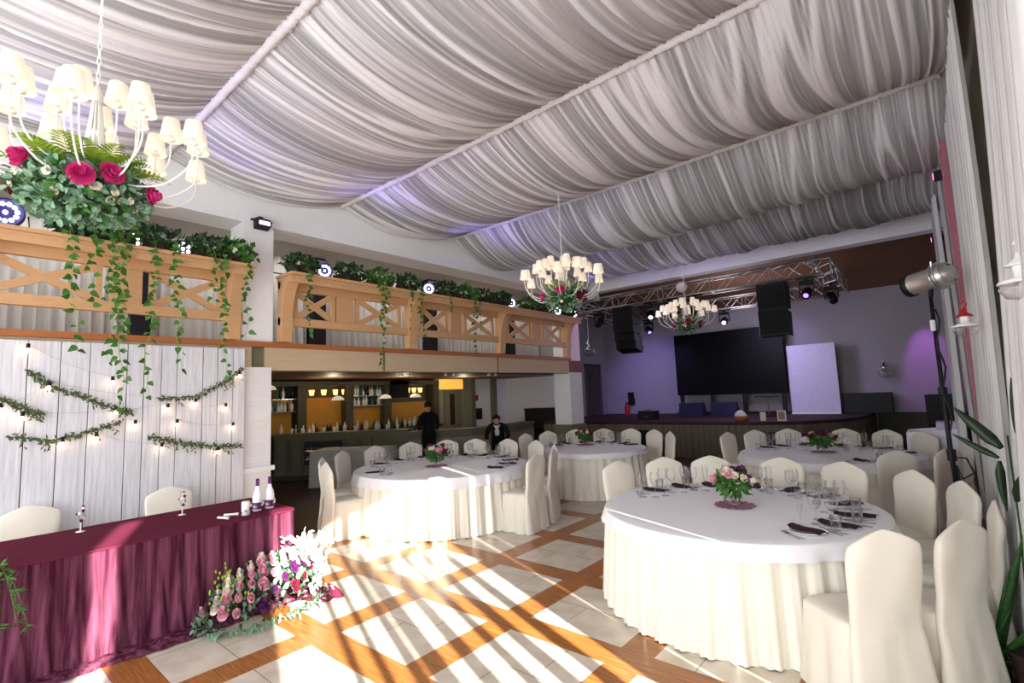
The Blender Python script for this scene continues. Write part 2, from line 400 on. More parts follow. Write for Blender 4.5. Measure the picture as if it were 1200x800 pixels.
struct('column_2', MB().box(-7.55, 10.56, 2.66, -7.1, 11.12, 4.42), wall_white)
struct('column_2_band', MB().box(-7.56, 10.55, 2.36, -7.09, 11.13, 2.66), mat('rose_band', srgb(140, 84, 84), 0.7))
struct('column_2_lower', MB().box(-7.58, 10.56, 1.05, -7.08, 11.12, 2.36), brick_white)
struct('column_2_base', MB().box(-7.62, 10.5, 0, -7.04, 11.16, 1.05), olive)
# stage beam
struct('trim_5', MB().box(-7.6, 11.85, 4.57, 0.5, 12.15, 5.3), wall_white)
struct('wall_proscenium', MB().box(-7.6, 11.95, 5.3, 0.5, 12.1, 5.65), wood_dark)
# stage platform
st = [(-9.95, 13.15), (-3.7, 13.35), (-2.6, 13.75), (-1.9, 14.6), (-1.55, 15.6), (-1.45, 17.5), (-9.95, 17.5)]
struct('stage_floor', MB().prism(st, 'z', 0.86, 0.94), mat('stage_carpet', srgb(66, 40, 52), 0.8))
st2 = [(x + 0.03, y + 0.03) if y < 17 else (x, y) for x, y in st]
pan = mat('stage_panelling', srgb(116, 110, 90), 0.6, noise_amt=0.1, scale=6, stretch=(14, 14, 0.5))
fb = MB()
for (xa, ya), (xb, yb) in zip(st[:5], st[1:6]):
    L = math.hypot(xb - xa, yb - ya); n = max(1, int(L / 0.16))
    for k in range(n):
        t0, t1 = (k + 0.04) / n, (k + 0.96) / n
        fb.bar((xa + (xb - xa) * t0, ya + (yb - ya) * t0 + 0.04, 0.43), (xa + (xb - xa) * t1, ya + (yb - ya) * t1 + 0.04, 0.43), 0.03, 0.86)
struct('stage_front', fb, pan)
struct('stage_core', MB().prism([(x + (0.06 if i < 6 else 0) * 0, y + 0.09) if y < 17 else (x, y) for i, (x, y) in enumerate(st)], 'z', 0.0, 0.86), olive_dark)
for x0, x1 in ((-6.9, -6.05), (-3.2, -1.9 - 0.4)):
    tag(build('stage_hatch', BOX(x0, 13.05, 0.02, x1, 13.14, 0.72), black), 'black hatch in the panelled stage front, ' + ('behind the table by the brick column' if x0 < -5 else 'behind the far curtain-side table'), 'hatch')
struct('baseboard_back', BOX(-1.4, 17.4, 0, 0.5, 17.5, 0.95), olive_dark)
struct('baseboard_bar', MB().box(-12.9, 14.7, 0, -10.0, 14.8, 0.75), olive)
d = struct('door_1', BOX(-10.0, 16.0, 0.94, -9.96, 16.9, 2.78), mat('door_grey_brown', srgb(78, 66, 66), 0.6))
build('door_frame', MB().box(-10.0, 15.9, 0.94, -9.93, 16.0, 2.86).box(-10.0, 16.9, 0.94, -9.93, 17.0, 2.86).box(-10.0, 15.9, 2.78, -9.93, 17.0, 2.88), mat('door_frame_mauve', srgb(92, 78, 90), 0.6), d)
# navy posts and voile behind the balcony rail
for i, y in enumerate((-1.0, 1.85, 4.42, 7.0, 9.6)):
    p = struct('balcony_post', BOX(-8.32, y - 0.11, 2.68, -8.12, y + 0.11, 4.4), navy_post)
def pleat_panel(name, x, y0, y1, z0, z1, amp, m, label, cat='curtain', group=None, waves=None, lean=0.0, top_ruffle=0.0, seed=0, flare=0.0):
    rr = random.Random(seed); L = y1 - y0; wv = waves or max(2, int(L / 0.13)); ph = rr.random() * 6
    nu = max(16, wv * 8); nv = 14
    def fn(u, v):
        z = z0 + (z1 - z0) * v
        a = amp * (1.15 - 0.5 * v)
        w = u * wv * 2 * PI
        dx = a * (sin(w + ph + 0.5 * sin(u * 7 + seed)) + 0.35 * sin(2.3 * w + seed)) + flare * (1 - v) ** 2
        yy = y0 + L * u + 0.02 * cos(w + ph) * (1 - v)
        if v > 0.93 and top_ruffle: z += top_ruffle * sin(w * 2.2)
        return (x + dx + lean * v, yy, z)
    o = build(name, MB().grid(fn, nu, nv), m, smooth=True)
    return tag(o, label, cat, group)
for i, (a, b) in enumerate(((-4.1, -1.1), (-0.9, 1.75), (1.95, 4.32), (4.52, 6.9), (7.1, 9.5), (9.7, 11.05))):
    names = ['nearest the camera, beyond the frame edge', 'behind the rail over the plank backdrop', 'behind the rail at the white column', 'behind the second bay of the rail', 'behind the middle bracket of the rail', 'at the stage end of the balcony']
    pleat_panel('balcony_curtain', -8.4, a, b, 2.7, 4.4, 0.035, grey_curtain, 'pleated grey-white curtain ' + names[i], 'curtain', seed=i)
hb = MB(); 
for z in (3.98, ): hb.tube([(-8.0, -4, z), (-8.0, 11.0, z)], 0.012, 6)
tag(build('balcony_wire_rail', hb, navy_post), 'thin dark rail running along the balcony behind the planters', 'rail')

# ---------------------------------------------------------------- balcony railing (honey wood) in bays between brackets
def bracket(parent, y, w=0.16):
    out = [(-7.12, 2.74), (-7.0, 2.74), (-6.97, 3.0)]
    for k in range(7):
        t = k / 6 * PI / 2; out.append((-6.97 + 0.24 * (1 - cos(t)), 3.0 + 0.58 * sin(t)))
    out += [(-6.73, 3.62), (-7.12, 3.62)]
    build('bracket', MB().prism(out, 'y', y - w / 2, y + w / 2), wood_light, parent, bevel=0.006)
def rail_section(y0, y1, bays, label):
    r = empty('balcony_railing', (0, 0, 0), label=label, cat='railing')
    sh = MB().box(-7.14, y0, 3.62, -6.7, y1, 3.66).box(-7.14, y0 - 0.02, 3.66, -6.66, y1 + 0.02, 3.7).box(-6.72, y0, 3.55, -6.69, y1, 3.62)
    build('planter_shelf', sh, wood_light, r, bevel=0.004)
    build('lower_rail', BOX(-7.1, y0, 2.98, -7.02, y1, 3.1), wood_light, r, bevel=0.004)
    build('upper_rail', BOX(-7.1, y0, 3.5, -7.02, y1, 3.62), wood_light, r, bevel=0.004)
    for y in bays['b']: bracket(r, y)
    for y in bays['p']: build('panel_post', BOX(-7.1, y - 0.15, 3.1, -7.03, y + 0.15, 3.5), wood_light, r, bevel=0.004)
    for a, b in bays['x']:
        x = MB().bar((-7.06, a, 3.1), (-7.06, b, 3.5), 0.03, 0.085).bar((-7.062, a, 3.5), (-7.062, b, 3.1), 0.03, 0.085)
        build('cross_brace', x, wood_light, r)
        for q in (a, b): build('side_stile', BOX(-7.09, q - 0.03, 3.1, -7.035, q + 0.03, 3.5), wood_light, r)
    return r
rail_section(-4.0, 2.72, dict(b=(2.6, 0.15, -2.3), p=(1.45, -1.1), x=((0.3, 1.2), (1.7, 2.45), (-0.85, 0.0), (-2.15, -1.35))), 'honey wood railing with crossed braces above the plank backdrop')
rail_section(3.22, 10.62, dict(b=(3.3, 5.55, 7.95, 10.45), p=(4.25, 6.65, 9.2), x=((3.45, 4.05), (4.48, 5.3), (5.8, 6.4), (6.9, 7.7), (8.2, 8.95), (9.45, 10.2))), 'long honey wood railing with crossed braces above the bar')

# ---------------------------------------------------------------- ceiling drapes
seams = [-3.1, -0.66, 1.78, 4.23, 6.68, 9.13, 11.6]
def seam_z(x): return 5.03 - 0.03 * sin((x + 7.1) / 7.4 * PI)
SAG = [0.30, 0.30, 0.28, 0.30, 0.52, 0.44]
BAND = [0.55, 0.55, 0.5, 0.42, 0.36, 0.34]
def drape(i, y0, y1, label):
    sd = i * 13.7; dens = []
    def fn(u, v):
        x = -7.08 + 7.45 * u
        s = SAG[i] * (0.85 + 0.15 * min(1, u * 3))
        par = 4 * v * (1 - v); ga = abs(2 * v - 1)
        ph = x + (0.16 * noise.noise(Vector((x * 0.8, v * 0.9, sd))) + 0.05 * noise.noise(Vector((x * 2.2, v * 1.3, sd + 4)))) * par ** 0.7
        b1 = noise.noise(Vector((ph * 3.4, v * 0.25, sd))); b2 = noise.noise(Vector((ph * 4.6, v * 0.4, sd + 5))); b3 = noise.noise(Vector((ph * 12, v * 0.5, sd + 7)))
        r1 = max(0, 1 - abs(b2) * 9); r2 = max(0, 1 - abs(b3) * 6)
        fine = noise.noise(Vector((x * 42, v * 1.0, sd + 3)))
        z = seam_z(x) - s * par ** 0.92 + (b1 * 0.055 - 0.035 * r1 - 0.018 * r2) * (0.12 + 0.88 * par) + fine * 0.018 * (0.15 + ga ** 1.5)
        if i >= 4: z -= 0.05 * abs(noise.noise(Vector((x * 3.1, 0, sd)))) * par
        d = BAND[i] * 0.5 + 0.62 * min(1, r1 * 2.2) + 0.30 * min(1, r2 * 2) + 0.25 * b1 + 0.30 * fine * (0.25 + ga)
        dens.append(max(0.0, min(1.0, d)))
        return (x, y0 + (y1 - y0) * v + 0.03 * b1 * par, z)
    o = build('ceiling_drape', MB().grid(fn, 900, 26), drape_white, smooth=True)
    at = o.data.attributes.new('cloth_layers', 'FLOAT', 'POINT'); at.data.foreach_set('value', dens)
    return tag(o, label, 'drapery')
dl = ['swagged white voile over the space behind the camera', 'swagged white voile bay over the near chandelier', 'swagged white voile bay above the nearest round table', 'swagged voile bay from which the middle chandelier hangs', 'swagged voile bay between middle chandelier and far bay', 'last swagged voile bay before the white stage beam']
for i in range(6): drape(i, seams[i], seams[i + 1], dl[i])
sl = ['over the near chandelier', 'ending near the head of the white column', 'second from the near chandelier', 'before the middle chandelier', 'closest to the stage beam']
for i, y in enumerate(seams[1:6]):
    def fn(u, v):
        x = -7.08 + 7.4 * u; t = v * 2 * PI
        r = 0.046 * (1 + 0.5 * noise.noise(Vector((x * 30, v * 4, i))))
        return (x, y + r * cos(t), seam_z(x) - 0.015 + r * sin(t))
    tag(build('gathered_drape_trim', MB().grid(fn, 420, 8), curtain_mat, smooth=True), 'ruffled white cord along the ceiling voile seam ' + sl[i], 'drape trim')

# ---------------------------------------------------------------- curtains on the window wall
spans = [(-4.1, -1.27), (-1.13, 0.08), (0.54, 0.62), (0.73, 0.80), (0.92, 1.02), (1.12, 1.22), (1.33, 1.46), (1.60, 1.68), (1.80, 1.92), (2.06, 2.18), (2.36, 2.7), (2.76, 2.99)]
for i, (a, b) in enumerate(spans):
    pleat_panel('window_curtain', 0.44, a, b, 0.03, 4.5, 0.02 if b - a < 1 else 0.035, curtain_mat,
                'white curtain length beside the camera, %s from the wall behind it' % ORD[i], 'curtain', 'curtains beside the camera', seed=i)
pleat_panel('window_curtain', 0.36, 3.04, 4.55, 0.02, 4.95, 0.022, curtain_mat, 'wide white curtain nearest the camera, at the edge of the picture', seed=21, lean=0.10, flare=-0.10)
pleat_panel('window_curtain', 0.36, 4.7, 7.25, 0.02, 4.62, 0.022, curtain_mat, 'long white curtain with ruffled top, behind the palm leaves', seed=22, lean=-0.02, top_ruffle=0.03, flare=-0.10)
pleat_panel('window_curtain', 0.36, 7.4, 7.9, 0.02, 4.6, 0.05, curtain_pink_lit, 'narrow pink-lit curtain between two white ones', seed=23, lean=-0.05, top_ruffle=0.03)
pleat_panel('window_curtain', 0.32, 8.0, 9.2, 0.02, 4.55, 0.04, curtain_mat, 'white curtain with ruffled top just past the pink one', seed=24, lean=-0.04, top_ruffle=0.03)
pleat_panel('window_curtain', 0.25, 9.4, 11.3, 0.02, 4.5, 0.04, curtain_mat, 'farthest white curtain, beside the stage', seed=25, lean=-0.04, top_ruffle=0.03, flare=-0.08)

# ---------------------------------------------------------------- covered banquet chairs
def make_chair():
    r = empty('banquet_chair')
    # skirted seat; the chair faces +y, back at -y
    def plan(t, rx, ry, k=5.0):
        c, s = cos(t), sin(t)
        d = (abs(c) ** k + abs(s) ** k) ** (-1 / k)
        return rx * d * c, ry * d * s
    N = 72; V = []; F = []
    rings = [(0.485, 0.0, 0.02), (0.49, 0.55, 0.0), (0.485, 0.93, 0.0), (0.468, 1.0, 0.0), (0.42, 1.02, 0.004), (0.32, 1.045, 0.008), (0.2, 1.08, 0.013), (0.08, 1.13, 0.02), (0.004, 1.17, 0.026)]
    for z, s, am in rings:
        for k in range(N):
            t = 2 * PI * k / N
            x, y = plan(t, 0.222 * s, 0.225 * s)
            w = am * (sin(t * 9 + 1.0) + 0.6 * sin(t * 5 + 2.2))
            V.append((x + w * cos(t), y + w * sin(t), z))
    for i in range(len(rings) - 1):
        for k in range(N): F.append((i * N + k, i * N + (k + 1) % N, (i + 1) * N + (k + 1) % N, (i + 1) * N + k))
    build('seat_cover', MB().add(V, F), cover_mat, r, smooth=True)
    # back cover: camel topped slab that falls to the floor behind
    prof = []
    def half_w(z):
        if z < 0.46: return 0.212 + 0.11 * (0.46 - z)
        if z < 0.82: return 0.206 + 0.022 * (z - 0.46) / 0.36
        if z < 0.9: return 0.228 - 0.012 * ((z - 0.82) / 0.08) ** 2
        t = min(1, (z - 0.9) / 0.085)
        return 0.216 * (1 - t ** 1.25) ** 0.8
    zs = [0.004, 0.1, 0.2, 0.3, 0.4, 0.46, 0.52, 0.6, 0.68, 0.76, 0.82, 0.86, 0.9, 0.92, 0.94, 0.955, 0.967, 0.976, 0.982, 0.985]
    nx = 16; V = []; F = []
    for z in zs:
        h = half_w(z); lean = -0.222 - 0.10 * max(0, z - 0.46) - (0.10 * max(0, 0.46 - z) ** 1.3 if z < 0.46 else 0)
        th = 0.036 * (1 if z < 0.86 else max(0.12, 1 - (z - 0.86) / 0.145))
        for k in range(2 * nx):
            t = 2 * PI * k / (2 * nx)
            c, s = cos(t), sin(t); d = (abs(c) ** 3.4 + abs(s) ** 3.4) ** (-1 / 3.4)
            x = h * d * c; y = lean + th * d * s
            wr = 0.011 * sin(9 * x / 0.2 + z * 5) * max(0, 0.6 - z) * 2 + 0.004 * sin(z * 22 + x * 9) + 0.004 * sin(z * 9 - x * 21)
            V.append((x, y + wr, z))
    m = 2 * nx
    for i in range(len(zs) - 1):
        for k in range(m): F.append((i * m + k, i * m + (k + 1) % m, (i + 1) * m + (k + 1) % m, (i + 1) * m + k))
    F.append(tuple((len(zs) - 1) * m + k for k in range(m)))
    build('back_cover', MB().add(V, F), cover_mat, r, smooth=True)
    return r
chair0 = make_chair(); chair_used = [False]
def place_chair(x, y, rz, label, group, s=1.0):
    s *= 1.05
    if not chair_used[0]:
        chair_used[0] = True; o = chair0; o.location = (x, y, 0); o.rotation_euler = (0, 0, rz); o.scale = (1.02, 1.0, s); o['category'] = 'chair'; o['label'] = label; o['group'] = group; return o
    return dup(chair0, (x, y, 0), rz, label, group, (1.02, 1.0, s))

# ---------------------------------------------------------------- round tables
def round_table(cx, cy, R, where, seed, top_m=topper_mat, ov_drop=0.10, skirt_m=None):
    rr = random.Random(seed)
    t = empty('round_table', (cx, cy, 0), label='round banquet table hidden under its cloths, ' + where, cat='table', group=None)
    build('tabletop', MB().lathe([(0, 0.75), (R - 0.03, 0.75), (R - 0.03, 0.778), (0, 0.778)], 48), wood_light, t)
    build('pedestal', MB().lathe([(0.0, 0.75), (0.09, 0.75), (0.06, 0.6), (0.05, 0.2), (0.3, 0.04), (0.34, 0.0), (0, 0)], 20), black, t)
    c = empty('tablecloth', (cx, cy, 0), label='pleated floor-length cloth on the round table ' + where, cat='tablecloth')
    n = int(2 * PI * R / 0.17)
    def skirt(u, v):
        th = u * 2 * PI; z = 0.775 - 0.768 * v
        w = th * n + 1.1 * sin(th * 3 + seed) + 0.7 * sin(th * 7)
        fold = (0.5 + 0.5 * sin(w)) ** 0.6
        r = R + 0.004 + (0.012 + 0.05 * v ** 0.8) * (fold - 0.4) + 0.03 * v + 0.012 * v * sin(3 * w + seed)
        return (r * cos(th), r * sin(th), z + 0.006 * sin(w) * v)
    build('skirt', MB().grid(skirt, n * 12, 10, closed=True), skirt_m or cream_skirt, c, smooth=True)
    def top(u, v):
        th = u * 2 * PI
        if v < 0.5: r = max(0.001, v / 0.5) * (R + 0.004); z = 0.792 + 0.001 * sin(5 * th) * v
        elif v < 0.6: a = (v - 0.5) / 0.1 * PI / 2; r = R + 0.004 + 0.012 * sin(a); z = 0.792 - 0.012 * (1 - cos(a))
        else:
            k = (v - 0.6) / 0.4; r = R + 0.016 + k * (0.03 + 0.012 * sin(th * n * 0.45 + seed) + 0.006 * sin(th * n)); z = 0.78 - ov_drop * k * (1 + 0.05 * sin(th * 9))
        return (r * cos(th), r * sin(th), z)
    build('topper', MB().grid(top, n * 6, 20, closed=True), top_m, c, smooth=True)
    return t
T1 = (-1.51, 4.80, 1.14); T2 = (-6.17, 5.43, 1.34); T3 = (-5.22, 8.38, 1.02); T4 = (-1.40, 8.92, 1.19)
TAB = [(T1, 'nearest the camera'), (T2, 'beside the purple-draped table'), (T3, 'in front of the far brick column'), (T4, 'by the stage and curtains')]
round_table(*T1, 'nearest the camera', 1)
round_table(*T2, 'beside the bar and the sunlit floor', 2, ov_drop=0.13)
round_table(*T3, 'in front of the far brick column', 3, ov_drop=0.07)
round_table(*T4, 'before the stage, next to the curtains', 4)

# ---------------------------------------------------------------- place settings
def lathe_o(name, prof, m, parent=None, n=20):
    return build(name, MB().lathe(prof, n), m, parent, smooth=True)
def proto(name, cat):
    r = empty(name); r['category'] = cat; return r
wine = proto('wine_glass', 'glass')
lathe_o('foot', [(0, 0), (0.034, 0.0), (0.034, 0.002), (0.006, 0.008)], glass_mat, wine)
lathe_o('glass_stem', [(0.006, 0.008), (0.0035, 0.03), (0.0035, 0.085), (0.006, 0.095)], glass_mat, wine)
lathe_o('bowl', [(0.006, 0.095), (0.022, 0.103), (0.036, 0.125), (0.040, 0.15), (0.036, 0.185), (0.030, 0.205)], glass_mat, wine)
flute = proto('champagne_flute', 'glass')
lathe_o('foot', [(0, 0), (0.031, 0.0), (0.031, 0.002), (0.005, 0.008)], glass_mat, flute)
lathe_o('glass_stem', [(0.005, 0.008), (0.0035, 0.03), (0.0035, 0.075)], glass_mat, flute)
lathe_o('bowl', [(0.0035, 0.075), (0.014, 0.10), (0.023, 0.14), (0.025, 0.18), (0.021, 0.225)], glass_mat, flute)
tumb = build('tumbler', MB().lathe([(0, 0), (0.026, 0.0), (0.033, 0.05), (0.035, 0.09), (0.032, 0.09), (0.030, 0.05), (0.024, 0.008), (0, 0.008)], 20), glass_mat, smooth=True); tumb['category'] = 'glass'
plate = build('dinner_plate', MB().lathe([(0, 0.004), (0.07, 0.004), (0.085, 0.008), (0.125, 0.018), (0.13, 0.02), (0.13, 0.017), (0.085, 0.002), (0.07, 0), (0, 0)], 32), china, smooth=True); plate['category'] = 'plate'
def nap(u, v):
    # a long napkin folded into a wavy strip, 28 cm by 10 cm
    x = (u - 0.5) * 0.28; w = 0.052 * (0.75 + 0.35 * sin(u * PI) ) 
    y = (v * 2 - 1) * w + 0.012 * sin((u - 0.5) * 2 * PI)
    z = 0.010 + 0.011 * (1 - (2 * v - 1) ** 2) + 0.002 * sin(u * 7)
    return (x, y, z)
nb = MB().grid(nap, 20, 8)
napkin = build('folded_napkin', nb, plum, smooth=True, solid=0.008); napkin['category'] = 'napkin'
def fork_mb():
    m = MB(); m.bar((0, -0.10, 0.004), (0, 0.02, 0.006), 0.007, 0.003).bar((0, 0.02, 0.006), (0, 0.045, 0.006), 0.013, 0.003).bar((0, 0.045, 0.006), (0, 0.06, 0.007), 0.02, 0.003)
    for k in range(4): m.bar((-0.009 + 0.006 * k, 0.058, 0.007), (-0.009 + 0.006 * k, 0.105, 0.012), 0.0028, 0.002)
    return m
fork = build('fork', fork_mb(), steel); fork['category'] = 'fork'
knife = build('knife', MB().bar((0, -0.11, 0.005), (0, -0.01, 0.005), 0.010, 0.006).prism([(-0.008, -0.01), (0.009, -0.01), (0.009, 0.08), (0.0, 0.11), (-0.008, 0.09)], 'z', 0.004, 0.0065), steel); knife['category'] = 'knife'
USED = {}
def put(o, x, y, z, rz, label, group):
    if o.name not in USED:
        USED[o.name] = 1; c = o; c.location = (x, y, z); c.rotation_euler = (0, 0, rz)
    else: c = dup(o, (x, y, z), rz)
    c['label'] = label; c['group'] = group
    if o.name.split('.')[0] in ('wine_glass', 'champagne_flute', 'tumbler'): c.scale = (1.15, 1.15, 1.18)
    return c
def setting(T, ang, i, tdesc, adj, cutlery=True, ztop=0.793, jitter=None, clump=0.0):
    cx, cy, R = T; a = math.radians(ang); rr = random.Random(i * 31 + int(cx * 10))
    place = '%s place %s, %s' % (ORD[i], adj, tdesc)
    def at(rad, lat):
        return cx + cos(a) * rad - sin(a) * lat, cy + sin(a) * rad + cos(a) * lat
    face = a + PI / 2   # local +y points to the table centre
    x, y = at(R - 0.24, 0); put(plate, x, y, ztop, face, 'white dinner plate, ' + place, 'dinner plates')
    put(napkin, x, y, ztop + 0.012, face + PI / 2 + rr.uniform(-0.15, 0.15), 'plum folded napkin, ' + place, 'plum napkins')
    # diner's right hand is at +lat when looking to the centre from outside: local x
    if cutlery:
        for k, (l, nme) in enumerate(((-0.165, 'outer fork'), (-0.140, 'inner fork'))):
            x, y = at(R - 0.20, l); put(fork, x, y, ztop, face + PI * 0 + rr.uniform(-0.04, 0.04), '%s, %s' % (nme, place), 'steel forks')
        x, y = at(R - 0.20, 0.155); put(knife, x, y, ztop, face, 'table knife, ' + place, 'steel knives')
    for o, rad, lat, nme in ((wine, 0.40, 0.20, 'stemmed wine glass'), (wine, 0.33, 0.27, 'outer wine glass'), (flute, 0.44, 0.10, 'tall champagne flute'), (tumb, 0.24, 0.24, 'short water tumbler')):
        x, y = at(R - rad + rr.uniform(-.02, .02), lat + rr.uniform(-.02, .02)); put(o, x, y, ztop, rr.uniform(0, 6), '%s, %s' % (nme, place), {'s': 'wine glasses', 't': 'champagne flutes', 'o': 'wine glasses'}[nme[0]] if nme[0] != 's' or 'wine' in nme else 'water tumblers')
# (angle of the place, distance of the chair back from the table centre)
a1 = [(-47, 1.76), (-27, 1.76), (-3, 1.76), (24, 1.76), (43, 1.74), (66, 1.68), (88, 1.66), (116, 1.66), (136, 1.66), (158, 1.66)]
a2 = [(256, 1.84), (232, 1.86), (204, 1.88), (180, 1.88), (157, 1.88), (136, 1.88), (117, 1.88), (96, 1.88), (72, 1.88), (47, 1.88), (25, 1.86), (4, 1.86)]
a3 = [(183, 1.6), (158, 1.6), (134, 1.6), (110, 1.6), (87, 1.6), (64, 1.6), (41, 1.6)]
a4 = [(160, 1.75), (139, 1.75), (118, 1.75), (88, 1.75), (68, 1.75), (47, 1.72), (14, 1.70), (-35, 1.75), (-57, 1.75)]
cg = ['covered chairs around the nearest round table', 'covered chairs around the table by the bar', 'covered chairs around the column table', 'covered chairs around the stage table']
TD = [('nearest round table', 'from the camera'), ('round table nearest the bar', 'from the plank backdrop'), ('round table by the brick column', 'from the bar'), ('round table before the stage', 'from the middle aisle')]
for ti, (lst, T) in enumerate(((a1, T1), (a2, T2), (a3, T3), (a4, T4))):
    td, adj = TD[ti]
    for i, (an, rad) in enumerate(lst):
        if not (ti == 1 and i in (1,)): setting(T, an + (6 if ti == 0 else 0), i, td, adj, cutlery=(ti == 0 or (ti == 3 and i > 5)))
        a = math.radians(an); rr = random.Random(ti * 50 + i); rad -= 0.31
        place_chair(T[0] + cos(a) * rad, T[1] + sin(a) * rad, a + PI / 2 + rr.uniform(-0.08, 0.08), 'cream covered chair, %s %s, at the %s' % (ORD[i], adj, td), cg[ti])

# ---------------------------------------------------------------- foliage helpers
def leaf(mb, p, d, n, L, w, fold=0.25, kind='leaf'):
    """leaf from p along d, face normal about n"""
    d = Vector(d).normalized(); n = Vector(n); s = d.cross(n)
    if s.length < 1e-4: s = d.cross(Vector((0.3, 0.5, 0.8)))
    s.normalize(); n = s.cross(d).normalized(); p = Vector(p)
    if kind == 'heart': pr = [(0.0, 0.0), (0.12, 0.42), (0.35, 0.5), (0.7, 0.27), (1.0, 0.0)]
    elif kind == 'round': pr = [(0.0, 0.05), (0.2, 0.4), (0.55, 0.5), (0.85, 0.32), (1.0, 0.0)]
    else: pr = [(0.0, 0.03), (0.3, 0.42), (0.6, 0.4), (1.0, 0.0)]
    V = []; m = len(pr)
    for t, h in pr: V.append(p + d * (L * t) - n * (0.25 * L * t * t))
    for sg in (-1, 1):
        for t, h in pr[1:-1]: V.append(p + d * (L * t) + s * (sg * h * w) + n * (fold * h * w) - n * (0.25 * L * t * t))
    F = []; k = m - 2
    for sg in (0, 1):
        b = m + sg * k
        seq = [0] + [b + i for i in range(k)] + [m - 1]
        for i in range(len(seq) - 1):
            q = (i, i + 1, seq[i + 1], seq[i])
            q = tuple(dict.fromkeys(q))
            if len(q) >= 3: F.append(q if sg else q[::-1])
    mb.add(V, F)
def rnd_dir(rr, up=0.0):
    while True:
        v = Vector((rr.uniform(-1, 1), rr.uniform(-1, 1), rr.uniform(-1, 1)))
        if 0.05 < v.length < 1: 
            v.normalize(); v.z += up; return v.normalized()
def bush(rr, c, rad, n, L, w, kind='leaf', hemi=None, up=0.2, flat=1.0):
    mb = MB()
    for _ in range(n):
        d = rnd_dir(rr)
        if hemi is not None and d.z < hemi: d.z = abs(d.z) * 0.3
        t = rr.uniform(0.55, 1.0)
        p = Vector((c[0] + d.x * rad[0] * t, c[1] + d.y * rad[1] * t, c[2] + d.z * rad[2] * t))
        o = (d + rnd_dir(rr) * 0.7); o.z += up * 0.5
        leaf(mb, p, o, d + rnd_dir(rr) * 0.5, L * rr.uniform(0.7, 1.2), w * rr.uniform(0.8, 1.2), kind=kind)
    return mb
def flower_mb(mb, c, nrm, r, rr, layers=3, pet=6, cup=0.6):
    """rose-like bloom: rings of cupped petals round an axis"""
    n = Vector(nrm).normalized(); a = n.cross(Vector((0.2, 0.3, 0.9)))
    a.normalize(); b = n.cross(a); c = Vector(c)
    for l in range(layers):
        k = 1 - l / layers; R = r * (0.25 + 0.75 * k); lift = r * 0.5 * (1 - k)
        for i in range(pet):
            t = 2 * PI * (i + 0.5 * l) / pet + rr.uniform(-.15, .15)
            d = a * cos(t) + b * sin(t); s = n.cross(d)
            base = c + n * lift * 0.3 + d * R * 0.1
            tip = c + d * R * (0.75 + 0.25 * k) + n * (lift + r * cup * (1.1 - k) + r * 0.12)
            mid = (base + tip) / 2 - n * r * 0.12 + d * R * 0.18
            w = R * 0.55
            V = [base - s * w * 0.35, base + s * w * 0.35, mid + s * w, tip + s * w * 0.7 - n * 0.02 * r, tip + d * R * 0.06 + n * r * 0.05, tip - s * w * 0.7 - n * 0.02 * r, mid - s * w]
            mb.add(V, [(0, 1, 2, 6), (6, 2, 3, 5), (5, 3, 4)])
    mb.lathe([(0.0, r * 0.55), (r * 0.16, r * 0.45), (r * 0.2, r * 0.2), (0, 0)], 8)
    k0 = len(mb.v) - 32
    M = Matrix((a, b, n)).transposed().to_4x4(); M.translation = c
    mb.xform(M, k0)
    return mb
def fern(mb, p, d, L, rr, w=0.05, droop=0.5):
    d = Vector(d).normalized(); p = Vector(p); s = d.cross(Vector((0, 0, 1)))
    if s.length < 0.01: s = Vector((1, 0, 0))
    s.normalize()
    N = 12; pts = [p + d * (L * i / N) - Vector((0, 0, droop * L * (i / N) ** 2)) for i in range(N + 1)]
    for i in range(1, N):
        ww = w * (1 - (i / N) ** 1.5) + 0.008
        for sg in (-1, 1): leaf(mb, pts[i], s * sg + d * 0.6, (0, 0, 1), ww * 1.6, ww * 0.55)
    mb.tube(pts, 0.0018, 4, caps=False)
